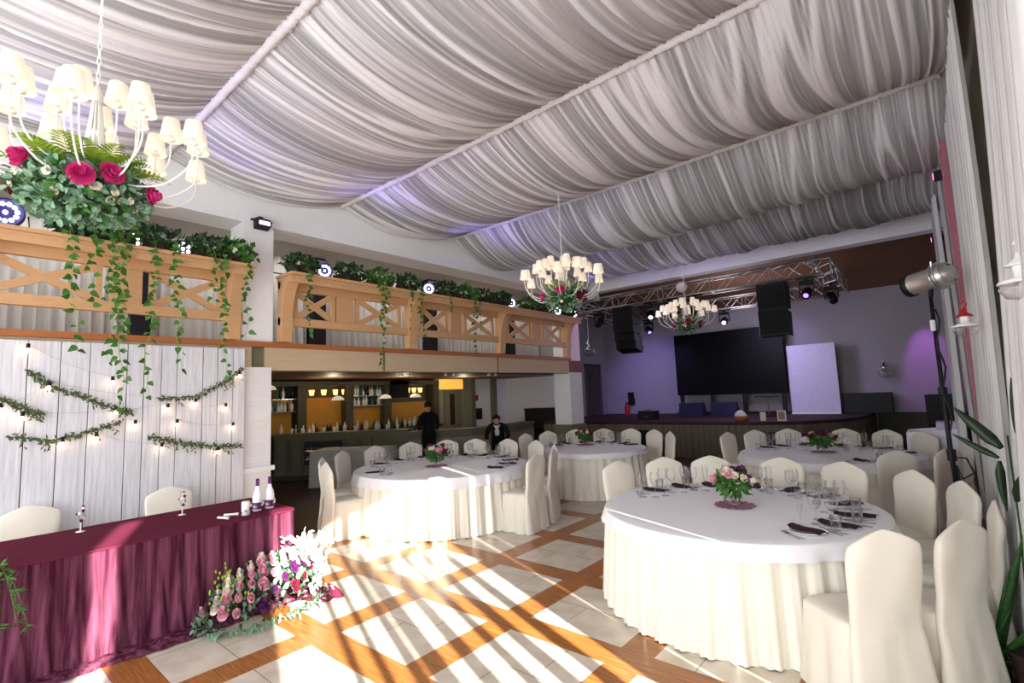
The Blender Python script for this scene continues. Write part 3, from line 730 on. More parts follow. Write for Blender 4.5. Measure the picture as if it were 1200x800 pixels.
# ---------------------------------------------------------------- chandeliers
def make_chandelier():
    r = empty('chandelier'); r['category'] = 'chandelier'
    build('centre_column', MB().lathe([(0, -0.30), (0.05, -0.28), (0.07, -0.24), (0.03, -0.19), (0.025, -0.1), (0.045, -0.04), (0.02, 0.0), (0.018, 0.14), (0.03, 0.2), (0.012, 0.26), (0, 0.27)], 16), white_metal, r, smooth=True)
    ch = MB()
    z = 0.26
    while z < 1.5:
        k = int(round(z / 0.05))
        pts = [(0.009 * cos(t) * (1 if k % 2 else 0), 0.009 * cos(t) * (0 if k % 2 else 1), z + 0.02 + 0.026 * sin(t)) for t in [i * PI / 4 for i in range(9)]]
        ch.tube(pts, 0.0032, 4, caps=False); z += 0.045
    build('hanging_chain', ch, white_metal, r)
    specs = [(i * 2 * PI / 12, 0.56 if i % 2 else 0.50, -0.05 if i % 2 else 0.02, -0.35) for i in range(12)] + [((i + 0.3) * 2 * PI / 8, 0.36, 0.07, -0.26) for i in range(8)] + [((i + 0.1) * 2 * PI / 5, 0.19, 0.15, -0.2) for i in range(5)]
    for a, rad, z, zb in specs:
        ca, sa = cos(a), sin(a)
        prof = [(0.02, 0.16), (0.035, 0.0), (0.06, -0.14), (0.14, zb + 0.03), (rad * 0.62, zb - 0.015 * rad), (rad * 0.86, zb + 0.05), (rad * 0.98, zb + 0.13), (rad, z - 0.07)]
        pts = []
        P = [prof[0]] + prof + [prof[-1]]
        for i in range(1, len(P) - 2):
            for s_ in range(4):
                t = s_ / 4; p0, p1, p2, p3 = P[i - 1], P[i], P[i + 1], P[i + 2]
                q = [0.5 * ((2 * p1[j]) + (-p0[j] + p2[j]) * t + (2 * p0[j] - 5 * p1[j] + 4 * p2[j] - p3[j]) * t * t + (-p0[j] + 3 * p1[j] - 3 * p2[j] + p3[j]) * t ** 3) for j in (0, 1)]
                pts.append((q[0] * ca, q[0] * sa, q[1]))
        pts.append((rad * ca, rad * sa, z - 0.07))
        arm = build('arm', MB().tube(pts, 0.005, 6), white_metal, r, smooth=True)
        build('candle_cup', MB().lathe([(0, z - 0.07), (0.022, z - 0.065), (0.024, z - 0.05), (0.01, z - 0.045), (0.01, z - 0.01), (0, z - 0.01)], 10, (rad * ca, rad * sa, 0)), white_metal, arm, smooth=True)
        build('shade', MB().lathe([(0.062, z - 0.055), (0.06, z - 0.05), (0.042, z + 0.07), (0.040, z + 0.07), (0.057, z - 0.05)], 20, (rad * ca, rad * sa, 0)), shade_mat, r, smooth=True)
    return r
ch0 = make_chandelier()
CH = [(-3.56, 0.56, 3.50), (-3.80, 5.62, 3.50), (-3.90, 10.30, 3.50)]
chl = ['white many-armed chandelier closest to the camera over the draped table side', 'white many-armed chandelier hanging above the middle of the room', 'small-looking farthest white chandelier, in front of the black screen']
for i, c in enumerate(CH):
    if i == 0: ch0.location = c; ch0.rotation_euler = (0, 0, 0.2); ch0['label'] = chl[0]; ch0['group'] = 'white chandeliers'
    else: dup(ch0, c, 0.2 + 0.3 * i, chl[i], 'white chandeliers')
def hanging_flowers(c, sc, label, seed, rich):
    rr = random.Random(seed); r = empty('hanging_flower_arrangement', c, label=label, cat='flowers', group='flower baskets under the chandeliers')
    S = sc
    build('eucalyptus_leaves', bush(rr, (0, 0, -0.02), (0.31 * S, 0.31 * S, 0.17), 1100 if rich else 300, 0.045, 0.032, 'round'), leaf_teal, r)
    build('dark_leaves', bush(rr, (0, 0, -0.02), (0.28 * S, 0.28 * S, 0.14), 420 if rich else 140, 0.06, 0.03), leaf_green, r)
    build('basket', MB().lathe([(0, -0.12), (0.12, -0.1), (0.2 * S, 0.0), (0.15, 0.06), (0, 0.07)], 16), leaf_dark, r, smooth=True)
    fm = MB()
    for k in range(26 if rich else 12):
        a = k * 2.4; fern(fm, (0.12 * cos(a), 0.12 * sin(a), 0.08), (cos(a), sin(a), 0.55 + 0.5 * (k % 3)), 0.34 * S, rr, 0.06)
    build('fern_fronds', fm, leaf_lime, r)
    for k in range(24 if rich else 9):
        d = rnd_dir(rr); d.z = -abs(d.z) * 0.7
        build('small_blossom', flower_mb(MB(), (d.x * 0.3 * S, d.y * 0.3 * S, d.z * 0.17), d, 0.022, rr, 2, 5), petal_cream, r)
    fl = [(0.45, -0.9, 0.30), (0.98, -0.2, -0.1), (-0.55, -0.85, 0.0), (0.5, 0.8, 0), (-0.9, 0.3, 0), (1, 0.2, 0.1)]
    for k, d in enumerate(fl):
        d = Vector(d).normalized()
        m = [pink_hot, rose_dark][k % 2] if not rich else (pink_hot if k != 2 else rose_dark)
        build('peony', flower_mb(MB(), (d.x * 0.31 * S, d.y * 0.31 * S, d.z * 0.2), d, 0.058, rr, 4, 7), m, r)
    return r
hanging_flowers((-3.60, 0.53, 3.13), 1.02, 'big eucalyptus and fern arrangement with hot pink blooms under the nearest chandelier', 5, True)
hanging_flowers((-3.80, 5.62, 3.16), 0.95, 'green floral arrangement under the middle chandelier', 6, False)
hanging_flowers((-3.90, 10.30, 3.16), 0.95, 'small green floral arrangement under the farthest chandelier', 8, False)

# ---------------------------------------------------------------- table flowers, mauve doilies
def centrepiece(T, s, label_t, seed, cols):
    rr = random.Random(seed); x, y, R = T; z = 0.794
    def dl(u, v):
        th = u * 2 * PI; r = (0.17 + 0.012 * sin(th * 11) + 0.008 * sin(th * 5)) * v
        return (r * cos(th), r * sin(th), 0.004 + 0.012 * (0.5 + 0.5 * sin(th * 17 + v * 6)) * v)
    tag(build('mauve_doily', MB().grid(dl, 96, 8, closed=True), mauve, smooth=True, loc=(x, y, z)), 'crumpled mauve cloth mat under the flowers on the ' + label_t, 'mat', 'mauve mats')
    r = empty('flower_centrepiece', (x, y, z + 0.016), label='low vase of flowers in the middle of the ' + label_t, cat='flowers')
    build('vase', MB().lathe([(0, 0), (0.05, 0), (0.052, 0.006), (0.012, 0.02), (0.01, 0.04), (0.045, 0.06), (0.06, 0.10), (0.055, 0.12)], 20), glass_mat, r, smooth=True)
    build('leaves', bush(rr, (0, 0, 0.175), (0.14 * s, 0.14 * s, 0.085 * s), 230, 0.085, 0.032), leaf_green, r)
    build('stems', MB().tube([(0.01, 0, 0.06), (0.0, 0.0, 0.17)], 0.012, 6), leaf_dark, r)
    for k in range(16):
        a = k * 2.4; el = 0.25 + 0.9 * (k % 4) / 4
        d = Vector((cos(a) * cos(el), sin(a) * cos(el), sin(el)))
        build('bloom', flower_mb(MB(), (d.x * 0.155 * s, d.y * 0.155 * s, 0.19 + d.z * 0.125 * s), d, 0.036 if k % 3 else 0.052, rr, 3, 6), cols[k % len(cols)], r)
centrepiece(T1, 1.0, 'round table nearest the camera', 11, [petal_cream, petal_purple, pink_soft, petal_purple, petal_cream])
centrepiece((-6.13, 5.28, 1), 1.05, 'round table by the bar', 12, [rose_dark, pink_soft, petal_cream, rose_dark])
centrepiece((-5.55, 8.70, 1), 0.95, 'round table by the brick column', 13, [rose_dark, rose_dark, petal_cream])
centrepiece((-1.45, 9.0, 1), 1.05, 'round table before the stage', 14, [rose_dark, pink_soft, rose_dark, petal_purple])
for (x, y, lb) in ((-1.72, 9.2, 'on the aisle side of the stage-table flowers'), (-1.18, 9.22, 'on the curtain side of the stage-table flowers')):
    r = empty('posy', (x, y, 0.794), label='small white rose posy ' + lb, cat='flowers'); rr = random.Random(int(x * 100))
    build('vase', MB().lathe([(0, 0), (0.03, 0), (0.035, 0.08), (0.03, 0.1)], 14), glass_mat, r, smooth=True)
    for k in range(7): 
        a = k * 2.4; build('rose', flower_mb(MB(), (0.045 * cos(a), 0.045 * sin(a), 0.13 + 0.03 * (k % 3)), (cos(a), sin(a), 1), 0.032, rr), petal_white, r)

# ---------------------------------------------------------------- sweetheart table with plum cloth
DX0, DX1, DY0, DY1 = -6.20, -5.09, -0.75, 2.5
dt = empty('rectangular_table', (-5.645, 0.85, 0), label='long rectangular table hidden under the plum cloth, before the plank backdrop', cat='table')
build('tabletop', BOX(-0.54, -1.58, 0.75, 0.54, 1.63, 0.785), wood_light, dt)
for sx in (-0.5, 0.5):
    for sy in (-1.5, 1.55): build('leg', BOX(sx - 0.02, sy - 0.02, 0, sx + 0.02, sy + 0.02, 0.75), alu, dt)
dc = empty('plum_tablecloth', (0, 0, 0), label='plum cloth with sheer gathered skirt over the long table', cat='tablecloth')
cl = fabric('plum_sheer', srgb(126, 72, 94), fac=0.2, lo=srgb(74, 32, 50), scale=2.4, stretch=(9, 9, 0.16))
path = []
def corner(cx, cy, a0, a1, r=0.05, n=5): return [(cx + r * cos(a0 + (a1 - a0) * i / n), cy + r * sin(a0 + (a1 - a0) * i / n)) for i in range(n + 1)]
per = [(DX0, DY0)] + [(DX1, DY0)] + corner(DX1 - 0.05, DY1 - 0.05, 0, PI / 2) + [(DX0, DY1)]
# resample perimeter
def resample(P, step):
    out = []; acc = 0
    for (x0, y0), (x1, y1) in zip(P, P[1:]):
        L = math.hypot(x1 - x0, y1 - y0); n = max(1, int(L / step))
        for k in range(n): out.append((x0 + (x1 - x0) * k / n, y0 + (y1 - y0) * k / n))
    out.append(P[-1]); return out
pp = resample(per[1:], 0.011)
nrm = []
for i in range(len(pp)):
    a, b = pp[max(0, i - 3)], pp[min(len(pp) - 1, i + 3)]; dx, dy = b[0] - a[0], b[1] - a[1]; L = math.hypot(dx, dy) or 1; nrm.append((dy / L, -dx / L))
V = []; F = []; NV = 26; S_ = 0
for j in range(NV + 1):
    v = j / NV
    for i, (x, y) in enumerate(pp):
        s = i * 0.011
        w = noise.noise(Vector((s * 7.0, v * 0.5, 3.1))) * 1.6 + 0.6 * sin(s * 46 + 2.5 * noise.noise(Vector((s * 3, 0, 0))))
        if v < 0.86:
            q = v / 0.86; z = 0.803 * (1 - q) + 0.02 * q
            off = 0.008 + (0.010 + 0.045 * q) * w * 0.7 + 0.05 * q * q + 0.02 * q
        else:
            q = (v - 0.86) / 0.14; z = 0.02 + 0.045 * abs(noise.noise(Vector((s * 5, q * 3, 7)))) + 0.006
            off = 0.078 + 0.0385 * w * (1 - q) + q * (0.20 + 0.11 * noise.noise(Vector((s * 1.5, 0, 9))) + 0.03 * noise.noise(Vector((s * 9, 0, 4))))
            if q > 0.99: z = 0.008
        V.append((x + nrm[i][0] * off, y + nrm[i][1] * off, z))
n_ = len(pp)
for j in range(NV):
    for i in range(n_ - 1): F.append((j * n_ + i, j * n_ + i + 1, (j + 1) * n_ + i + 1, (j + 1) * n_ + i))
build('sheer_skirt', MB().add(V, F), cl, dc, smooth=True)
def dtop(u, v):
    x = DX0 + (DX1 - DX0) * v; y = DY0 + (DY1 - DY0) * u
    return (x, y, 0.804 + 0.0015 * noise.noise(Vector((x * 8, y * 8, 0))))
build('top_cloth', MB().grid(dtop, 60, 20), maroon_top, dc, smooth=True)
build('hem_piping', MB().tube([(x + nx_ * 0.012, y + ny_ * 0.012, 0.803) for (x, y), (nx_, ny_) in list(zip(pp, nrm))[::4]], 0.008, 6), maroon_top, dc, smooth=True)
place_chair(-6.50, 0.72, -PI / 2 + 0.03, 'cream covered chair behind the plum table, half hidden at the frame edge', 'covered chairs at the plum table', 0.97)
place_chair(-6.50, 1.86, -PI / 2, 'cream covered chair behind the plum table, under the hanging branches', 'covered chairs at the plum table', 0.96)
# things on the plum table
ZT = 0.807
for (x, y, s_) in ((-5.98, 0.97, 'in front of the chair nearer the frame edge'), (-5.90, 1.74, 'in front of the second chair')):
    g = empty('decorated_champagne_flute', (x, y, ZT), label='champagne flute trimmed with plum flowers, ' + s_, cat='glass', group='decorated flutes')
    build('foot', MB().lathe([(0, 0), (0.035, 0), (0.035, 0.003), (0.005, 0.01), (0.004, 0.08)], 18), china, g, smooth=True)
    build('bowl', MB().lathe([(0.004, 0.08), (0.016, 0.10), (0.026, 0.15), (0.027, 0.24)], 18), glass_mat, g, smooth=True)
    rr = random.Random(3); fm = MB(); wm = MB()
    for k in range(5): a = k * 2.2; flower_mb(fm, (0.028 * cos(a), 0.028 * sin(a), 0.10 + 0.028 * k), (cos(a), sin(a), 0.2), 0.014, rr, 2, 5)
    for k in range(7): a = k * 1.7 + 0.5; flower_mb(wm, (0.028 * cos(a), 0.028 * sin(a), 0.11 + 0.018 * k), (cos(a), sin(a), 0.2), 0.011, rr, 2, 5)
    tag(build('plum_flowers', fm, rose_dark, g), kind='stuff'); tag(build('white_flowers', wm, petal_white, g), kind='stuff')
for k, (x, y, lb) in enumerate(((-5.38, 2.25, 'nearer the candle'), (-5.40, 2.38, 'nearest the table end'))):
    b = empty('champagne_bottle', (x, y, ZT), label='white decorated champagne bottle with purple foil, the one ' + lb, cat='bottle', group='decorated bottles')
    build('bottle_body', MB().lathe([(0, 0), (0.044, 0), (0.046, 0.02), (0.046, 0.13), (0.038, 0.17), (0.02, 0.215), (0.0155, 0.25), (0.015, 0.262)], 24), china, b, smooth=True)
    build('foil_neck', MB().lathe([(0.016, 0.24), (0.0175, 0.26), (0.0165, 0.30), (0.018, 0.315), (0.0, 0.318)], 18), petal_purple, b, smooth=True)
    build('purple_band', MB().lathe([(0.0465, 0.02), (0.049, 0.03), (0.049, 0.07), (0.0465, 0.085)], 24), petal_purple, b, smooth=True)
    fm = MB(); rr = random.Random(k)
    for q in range(5): a = q * 1.3 - 0.8; flower_mb(fm, (0.047 * cos(a), 0.047 * sin(a), 0.05 + 0.012 * (q % 3)), (cos(a), sin(a), 0), 0.02, rr, 2, 5)
    build('applied_blossoms', fm, petal_white, b)
cd = empty('pillar_candle', (-5.28, 2.10, ZT), label='white pillar candle with plum dried petals beside the two bottles', cat='candle')
build('wax', MB().lathe([(0, 0), (0.038, 0), (0.038, 0.125), (0.032, 0.13), (0.0, 0.122)], 20), petal_white, cd, smooth=True)
build('wick', MB().tube([(0, 0, 0.12), (0.002, 0, 0.14)], 0.0015, 4), black, cd)
fm = MB(); rr = random.Random(2)
for q in range(3): flower_mb(fm, (0.036 * cos(q - 1.4), 0.036 * sin(q - 1.4), 0.03 + 0.015 * q), (cos(q - 1.4), sin(q - 1.4), 0), 0.012, rr, 2, 5)
build('petal_trim', fm, rose_dark, cd)
for (x, y, rz, lb) in ((-5.30, 1.90, 0.4, 'the one at the cloth edge'), (-5.38, 2.00, 0.9, 'the one closer to the candle')):
    t = empty('taper_candle', (x, y, ZT), rz, 'thin white taper lying on the plum cloth, ' + lb, 'candle', 'tapers lying on the plum cloth')
    build('wax', MB().tube([(-0.06, 0, 0.012), (0.055, 0, 0.012)], 0.011, 10), petal_white, t, smooth=True)
    build('collar', MB().tube([(0.045, 0, 0.012), (0.07, 0, 0.012)], 0.015, 10), petal_cream, t, smooth=True)
# greenery trailing at the frame edge end of the plum table
rr = random.Random(12)
gr = MB()
for k in range(13):
    a = rr.uniform(-0.5, 1.3); p = Vector((-5.12 + rr.uniform(-0.2, 0.1), 0.30 + rr.uniform(-0.25, 0.1), ZT + 0.06))
    dd = Vector((cos(a) * 0.5, 0.35 + sin(a) * 0.3, rr.uniform(-0.3, 0.35)))
    L = rr.uniform(0.25, 0.42); pts = [p + dd * (L * t / 6) - Vector((-0.05 * (t / 6) ** 1.5, 0, (0.36 * (t / 6) ** 2 if p.x > -5.35 or k % 2 else 0.03))) for t in range(7)]
    gr.tube(pts, 0.003, 4, caps=False)
    for q in pts[1:]:
        for _ in range(5): leaf(gr, q + rnd_dir(rr) * 0.01, dd + rnd_dir(rr) * 1.1, rnd_dir(rr), 0.055, 0.016)
gb = empty('green_garland', label='dark leafy branches spilling over the plum table edge at the frame side', cat='greenery')
build('foliage', gr, leaf_green, gb)

# ---------------------------------------------------------------- floor flower arrangement at the end of the plum table
fa = empty('floor_flower_arrangement', (-4.90, 2.12, 0), 0.16, label='large low arrangement of roses, orchids and eucalyptus on the floor before the plum table', cat='flowers')
rr = random.Random(44)
def fa_pt(u, v):   # u along (table direction), v across; dome height
    return Vector((-0.06 + v * 0.30 + 0.10 * u, u * 0.62, 0.0))
def dome(x, y):
    u = y / 0.66; v = (x - 0.08 * u) / 0.36
    d = 1 - u * u - v * v
    return 0.36 * math.sqrt(max(0, d)) * (0.8 + 0.25 * (u + 0.2))
ev = MB(); dk = MB()
for k in range(900):
    u = rr.uniform(-1.05, 1.05); v = rr.uniform(-1.05, 1.05)
    if u * u + v * v > 1.1: continue
    x = v * 0.36 + 0.08 * u; y = u * 0.66; z = dome(x, y) * rr.uniform(0.55, 1.0) + 0.02
    d = Vector((v * 0.9 + 0.25, u * 0.9, 0.8 + rr.uniform(-0.8, 0.4)))
    (leaf(ev, (x, y, z), d + rnd_dir(rr) * 0.7, rnd_dir(rr, 0.8), 0.06, 0.042, kind='round') if k % 3 else leaf(dk, (x, y, z), d + rnd_dir(rr) * 0.7, rnd_dir(rr, 0.8), 0.08, 0.028))
for k in range(26):   # loose sprigs along the rim
    a = -2.3 + k * 0.13; c = Vector((0.34 * cos(a) + 0.05, 0.62 * sin(a) * 1.02, 0.02)); d = Vector((cos(a), sin(a), 0.15))
    for q in range(6): leaf(ev, c + d * (0.03 * q), d + rnd_dir(rr) * 0.9, (0, 0, 1), 0.055, 0.036, kind='round')
build('eucalyptus_leaves', ev, leaf_teal, fa); build('dark_leaves', dk, leaf_dark, fa)
fcols = [pink_soft, petal_cream, rose_dark, pink_soft, petal_cream, petal_purple, pink_soft, leaf_lime]
for k in range(64):
    g = k * 0.618034 % 1; u = -0.92 + 1.75 * ((k + 0.5) / 64); v = (g * 2 - 1) * math.sqrt(max(0, 1 - u * u)) * 0.92
    x = v * 0.36 + 0.08 * u + 0.02; y = u * 0.66; z = max(0.07, dome(x, y) + 0.015)
    m = fcols[k % 8]
    if m is leaf_lime: m = petal_cream
    r0 = 0.038 if k % 3 else 0.056
    build('rose', flower_mb(MB(), (x, y, z), (v * 0.8 + 0.35, u * 0.7 - 0.1, 1.0), r0, rr, 4, 6), m, fa)
wh = MB()
for k in range(95):   # white orchid mass at the far end
    u = rr.uniform(0.38, 1.1); v = rr.uniform(-0.6, 1.0)
    x = v * 0.34 + 0.10 * u; y = u * 0.62; z = dome(x * 0.8, y * 0.85) + rr.uniform(0.0, 0.1) + 0.03
    flower_mb(wh, (x, y, z), (v * 0.5 + 0.5 + rr.uniform(-.3, .3), u * 0.3 + rr.uniform(-.3, .3), 0.9), 0.024, rr, 1, 5)
for k in range(5):   # tall sprays
    a = -0.2 + k * 0.35; c = Vector((0.02 + 0.05 * k, 0.42 + 0.04 * k, 0.2)); d = Vector((0.25 * cos(a) - 0.1, 0.25 + 0.1 * k, 0.9 - 0.12 * k)).normalized()
    for q in range(13):
        p = c + d * (0.023 * q); flower_mb(wh, p + rnd_dir(rr) * 0.018, rnd_dir(rr, 0.4), 0.024, rr, 1, 5)
tag(build('white_blossom_mass', wh, petal_white, fa), kind='stuff')
bd = MB()
for k in range(40):
    a = rr.uniform(-2.6, -0.6) ; p = Vector((0.30 * cos(a) * rr.uniform(0.5, 1.1), 0.62 * sin(a) * rr.uniform(0.7, 1.05), rr.uniform(0.12, 0.36)))
    bd.lathe([(0, -0.012), (0.010, -0.004), (0.012, 0.006), (0, 0.014)], 8, p)
tag(build('lime_buds', bd, leaf_lime, fa, smooth=True), kind='stuff')
fa.scale = (0.86, 0.76, 1.35)
build('plum_cloth_base', MB().grid(lambda u, v: (0.28 * v * cos(u * 2 * PI) * (1 + 0.15 * sin(u * 30)) + 0.22, 0.22 * v * sin(u * 2 * PI) + 0.62, 0.012 + 0.05 * v * (1 - v) * 4 * abs(sin(u * 19))), 90, 6, closed=True), maroon_top, fa, smooth=True)

# ---------------------------------------------------------------- plank backdrop with branches and bulbs
bk = empty('plank_backdrop', (-7.0, 0, 0), label='whitewashed vertical plank backdrop behind the plum table', cat='backdrop')
plank_m, n, b = new_mat('whitewashed_planks')
tc = n.nodes.new('ShaderNodeTexCoord'); mp = n.nodes.new('ShaderNodeMapping'); mp.inputs['Scale'].default_value = (1, 13, 0.6)
oi = n.nodes.new('ShaderNodeObjectInfo'); ad = n.nodes.new('ShaderNodeVectorMath'); ad.operation = 'ADD'
n.links.new(tc.outputs['Object'], ad.inputs[0]); n.links.new(oi.outputs['Random'], ad.inputs[1]); n.links.new(ad.outputs[0], mp.inputs[0])
nz = n.nodes.new('ShaderNodeTexNoise'); nz.inputs['Scale'].default_value = 3.2; nz.inputs['Detail'].default_value = 8; nz.inputs['Roughness'].default_value = 0.65; n.links.new(mp.outputs[0], nz.inputs['Vector'])
rp = n.nodes.new('ShaderNodeValToRGB'); e = rp.color_ramp.elements; e[0].position = 0.3; e[0].color = srgb(184, 184, 190); e[1].position = 0.66; e[1].color = srgb(222, 223, 228)
k_ = e.new(0.42); k_.color = srgb(202, 200, 204)
n.links.new(nz.outputs['Fac'], rp.inputs[0]); n.links.new(rp.outputs[0], b.inputs['Base Color']); b.inputs['Roughness'].default_value = 0.75
py = [-0.9, -0.65, -0.36, -0.1, 0.17, 0.42, 0.66, 0.91, 1.15, 1.48, 1.64, 1.81, 1.97, 2.25, 2.42, 2.6, 2.75]
for a, b_ in zip(py, py[1:]): build('plank', BOX(-0.03, a + 0.004, 0.0, 0.0, b_ - 0.004, 2.62), plank_m, bk, bevel=0.003)
build('batten', MB().box(-0.07, -0.9, 0.3, -0.03, 2.62, 0.38).box(-0.07, -0.9, 2.3, -0.03, 2.62, 2.38), wood_light, bk)
BR = [[(0.66, 2.31), (0.84, 2.15), (1.11, 2.03), (1.39, 1.88), (1.53, 1.84)], [(0.30, 2.12), (0.47, 2.05), (0.66, 1.92), (0.79, 1.86)], [(0.55, 1.66), (0.86, 1.59), (1.13, 1.65), (1.43, 1.75)],
      [(1.78, 1.99), (2.16, 2.0), (2.47, 2.17), (2.70, 2.35)], [(1.71, 1.56), (2.04, 1.45), (2.36, 1.38), (2.72, 1.35)]]
bl = ['upper one sloping down towards the middle', 'one cut by the frame edge', 'lower one on the frame side', 'upper one rising to the white column', 'lower one beneath it by the column']
for k, P in enumerate(BR):
    rr = random.Random(k + 60); m = MB(); pts = []
    for (y0, z0), (y1, z1) in zip(P, P[1:]):
        for q in range(8): t = q / 8; pts.append(Vector((-6.97 + 0.01 * sin(q), y0 + (y1 - y0) * t, z0 + (z1 - z0) * t)))
    pts.append(Vector((-6.97, *P[-1])))
    for i, p in enumerate(pts[:-1]):
        d = (pts[i + 1] - p).normalized()
        for _ in range(7):
            o = d * rr.choice((0.8, 0.6, -0.2)) + Vector((0.45 * rr.random(), rr.uniform(-.6, .6), rr.uniform(-1.1, 0.7)))
            leaf(m, p + Vector((0.008, rr.uniform(-.02, .02), rr.uniform(-.02, .02))), o, (1, 0, 0.2), rr.uniform(0.035, 0.055), 0.016)
        if rr.random() < 0.25:
            for q in range(5): leaf(m, p + Vector((0.01, 0.01 * q, -0.022 * q)), (0.3, rr.uniform(-1, 1), -0.5), (1, 0, 0), 0.045, 0.015)
    g = empty('branch_garland', (0, 0, 0), label='leafy branch pinned to the plank backdrop, the ' + bl[k], cat='branch', group='branches on the plank backdrop')
    build('foliage', m, leaf_olive, g); build('twig', MB().tube(pts, 0.004, 5), stem_mat, g)
BU = [(0.65, 2.55), (0.82, 2.17), (0.64, 1.87), (1.34, 2.22), (1.38, 1.89), (1.56, 1.73), (0.95, 1.59), (1.22, 1.62), (1.87, 1.9), (2.16, 1.95), (1.97, 1.71), (1.82, 1.45), (2.42, 1.34), (2.5, 1.88), (2.66, 2.29), (2.59, 1.63), (0.48, 1.96)]
rows = [([0, 3, 4, 5], 'the strand that starts at the top of the backdrop'), ([16, 1, 9, 14], 'the uppermost crossing strand'), ([2, 8, 13], 'the middle crossing strand'), ([10, 15], 'short strand by the column end'), ([6, 7, 11, 12], 'the lowest strand')]
for ids, lb in rows:
    s = empty('string_lights', (-6.94, 0, 0), label='warm bulb string on the planks, ' + lb, cat='string lights', group='bulb strings on the backdrop')
    P = [BU[i] for i in ids]; pts = []
    for (y0, z0), (y1, z1) in zip(P, P[1:]):
        for q in range(9): t = q / 8; pts.append((-0.02, y0 + (y1 - y0) * t, z0 + (z1 - z0) * t - 0.05 * 4 * t * (1 - t) + 0.03))
    build('wire', MB().tube(pts, 0.0018, 4, caps=False), reveal_grey, s)
    for i in ids:
        y, z = BU[i]
        k = build('socket', MB().lathe([(0, 0.03), (0.015, 0.03), (0.017, -0.02), (0, -0.02)], 12, (0, y, z)), black, s, smooth=True)
        build('bulb', MB().lathe([(0.010, -0.02), (0.018, -0.04), (0.015, -0.055), (0, -0.062)], 12, (0, y, z)), bulb_mat, k, smooth=True)

# ---------------------------------------------------------------- potted trailing plants and lamps on the shelf
def trailing_plant(y, label, seed, strands=(), s=1.0):
    rr = random.Random(seed); r = empty('potted_trailing_plant', (-6.86, y, 3.70), label=label, cat='plant', group='trailing plants along the balcony shelf')
    build('planter', MB().prism([(-0.09, 0.0), (0.09, 0.0), (0.11, 0.13), (-0.11, 0.13)], 'y', -0.16 * s, 0.16 * s), terracotta, r, bevel=0.01)
    build('foliage', bush(rr, (0.01, 0, 0.16), (0.19 * s, 0.27 * s, 0.15 * s), int(170 * s), 0.085, 0.062, 'heart'), leaf_dark if seed % 3 else leaf_green, r)
    for (dy, ln, drift) in strands:
        m = MB(); N = max(4, int(ln / 0.075)); st_ = MB(); pts = [Vector((0.05, dy, 0.12)), Vector((0.14, dy, 0.13)), Vector((0.21, dy, 0.04))]
        for i in range(1, N + 1):
            t = i / N; pts.append(Vector((0.225 + 0.015 * sin(i * 0.9 + seed), dy + drift * t + 0.02 * sin(i * 0.7 + dy * 9), 0.04 - ln * t)))
        for i, p in enumerate(pts[1:]):
            for _ in range(2 if i < N * 0.6 else 1):
                a = rr.uniform(-1.4, 1.4) + (PI / 2 if (i + _) % 2 else -PI / 2)
                dd = Vector((0.35, sin(a), -0.55)); L = rr.uniform(0.06, 0.09)
                leaf(m, p + Vector((0.01, rr.uniform(-.03, .03), rr.uniform(-.03, .03))), dd + rnd_dir(rr) * 0.45, Vector((1, 0, 0.3)) + rnd_dir(rr) * 0.9, L * rr.uniform(0.7, 1.25), L * 0.75, 0.15, 'heart')
        v = build('trailing_vine', m, leaf_green, r)
        build('vine_stem', MB().tube(pts, 0.0025, 4, caps=False), leaf_lime, v)
    return r
PL = [(0.98, 'behind the hanging chandelier flowers', ((-0.10, 1.25, 0.1), (0.10, 0.75, 0.0))), (1.30, 'whose long vines reach the plank backdrop', ((-0.08, 1.35, 0.03), (0.02, 1.85, 0.04), (0.0, 1.5, 0.05))),
      (1.68, 'in the middle of the near shelf', ((-0.06, 1.7, -0.06), (0.12, 1.4, 0.1))), (2.22, 'second from the white column on the near shelf', ((0.02, 0.6, 0), (0.12, 1.5, 0.03))), (2.55, 'next to the white column on the near shelf', ((0.06, 1.0, 0),))]
for k, (y, lb, st_) in enumerate(PL): trailing_plant(y, 'leafy green trailing plant ' + lb, 20 + k, st_)
PR = [(3.44, 'just past the white column', ((0.0, 0.9, 0),)), (4.21, 'beside the first round stage lamp', ()), (4.78, 'whose single vine hangs down to the bar', ((-0.12, 1.35, -0.02), (-0.06, 0.7, 0.02))), (5.33, 'hanging over the second bracket', ((-0.1, 0.7, 0), (0.1, 0.85, 0.05))),
      (6.22, 'past the second lamp on the long shelf', ((-0.1, 0.3, 0),)), (6.75, 'over the middle of the long shelf', ((0.0, 0.98, 0), (0.12, 0.6, 0))), (7.25, 'before the third bracket', ()), (7.78, 'right above the third bracket', ()),
      (8.65, 'past the third lamp', ()), (9.3, 'second from the stage end of the shelf', ()), (10.25, 'at the stage end of the shelf', ())]
for k, (y, lb, st_) in enumerate(PR): trailing_plant(y, 'leafy green trailing plant ' + lb, 40 + k, st_)
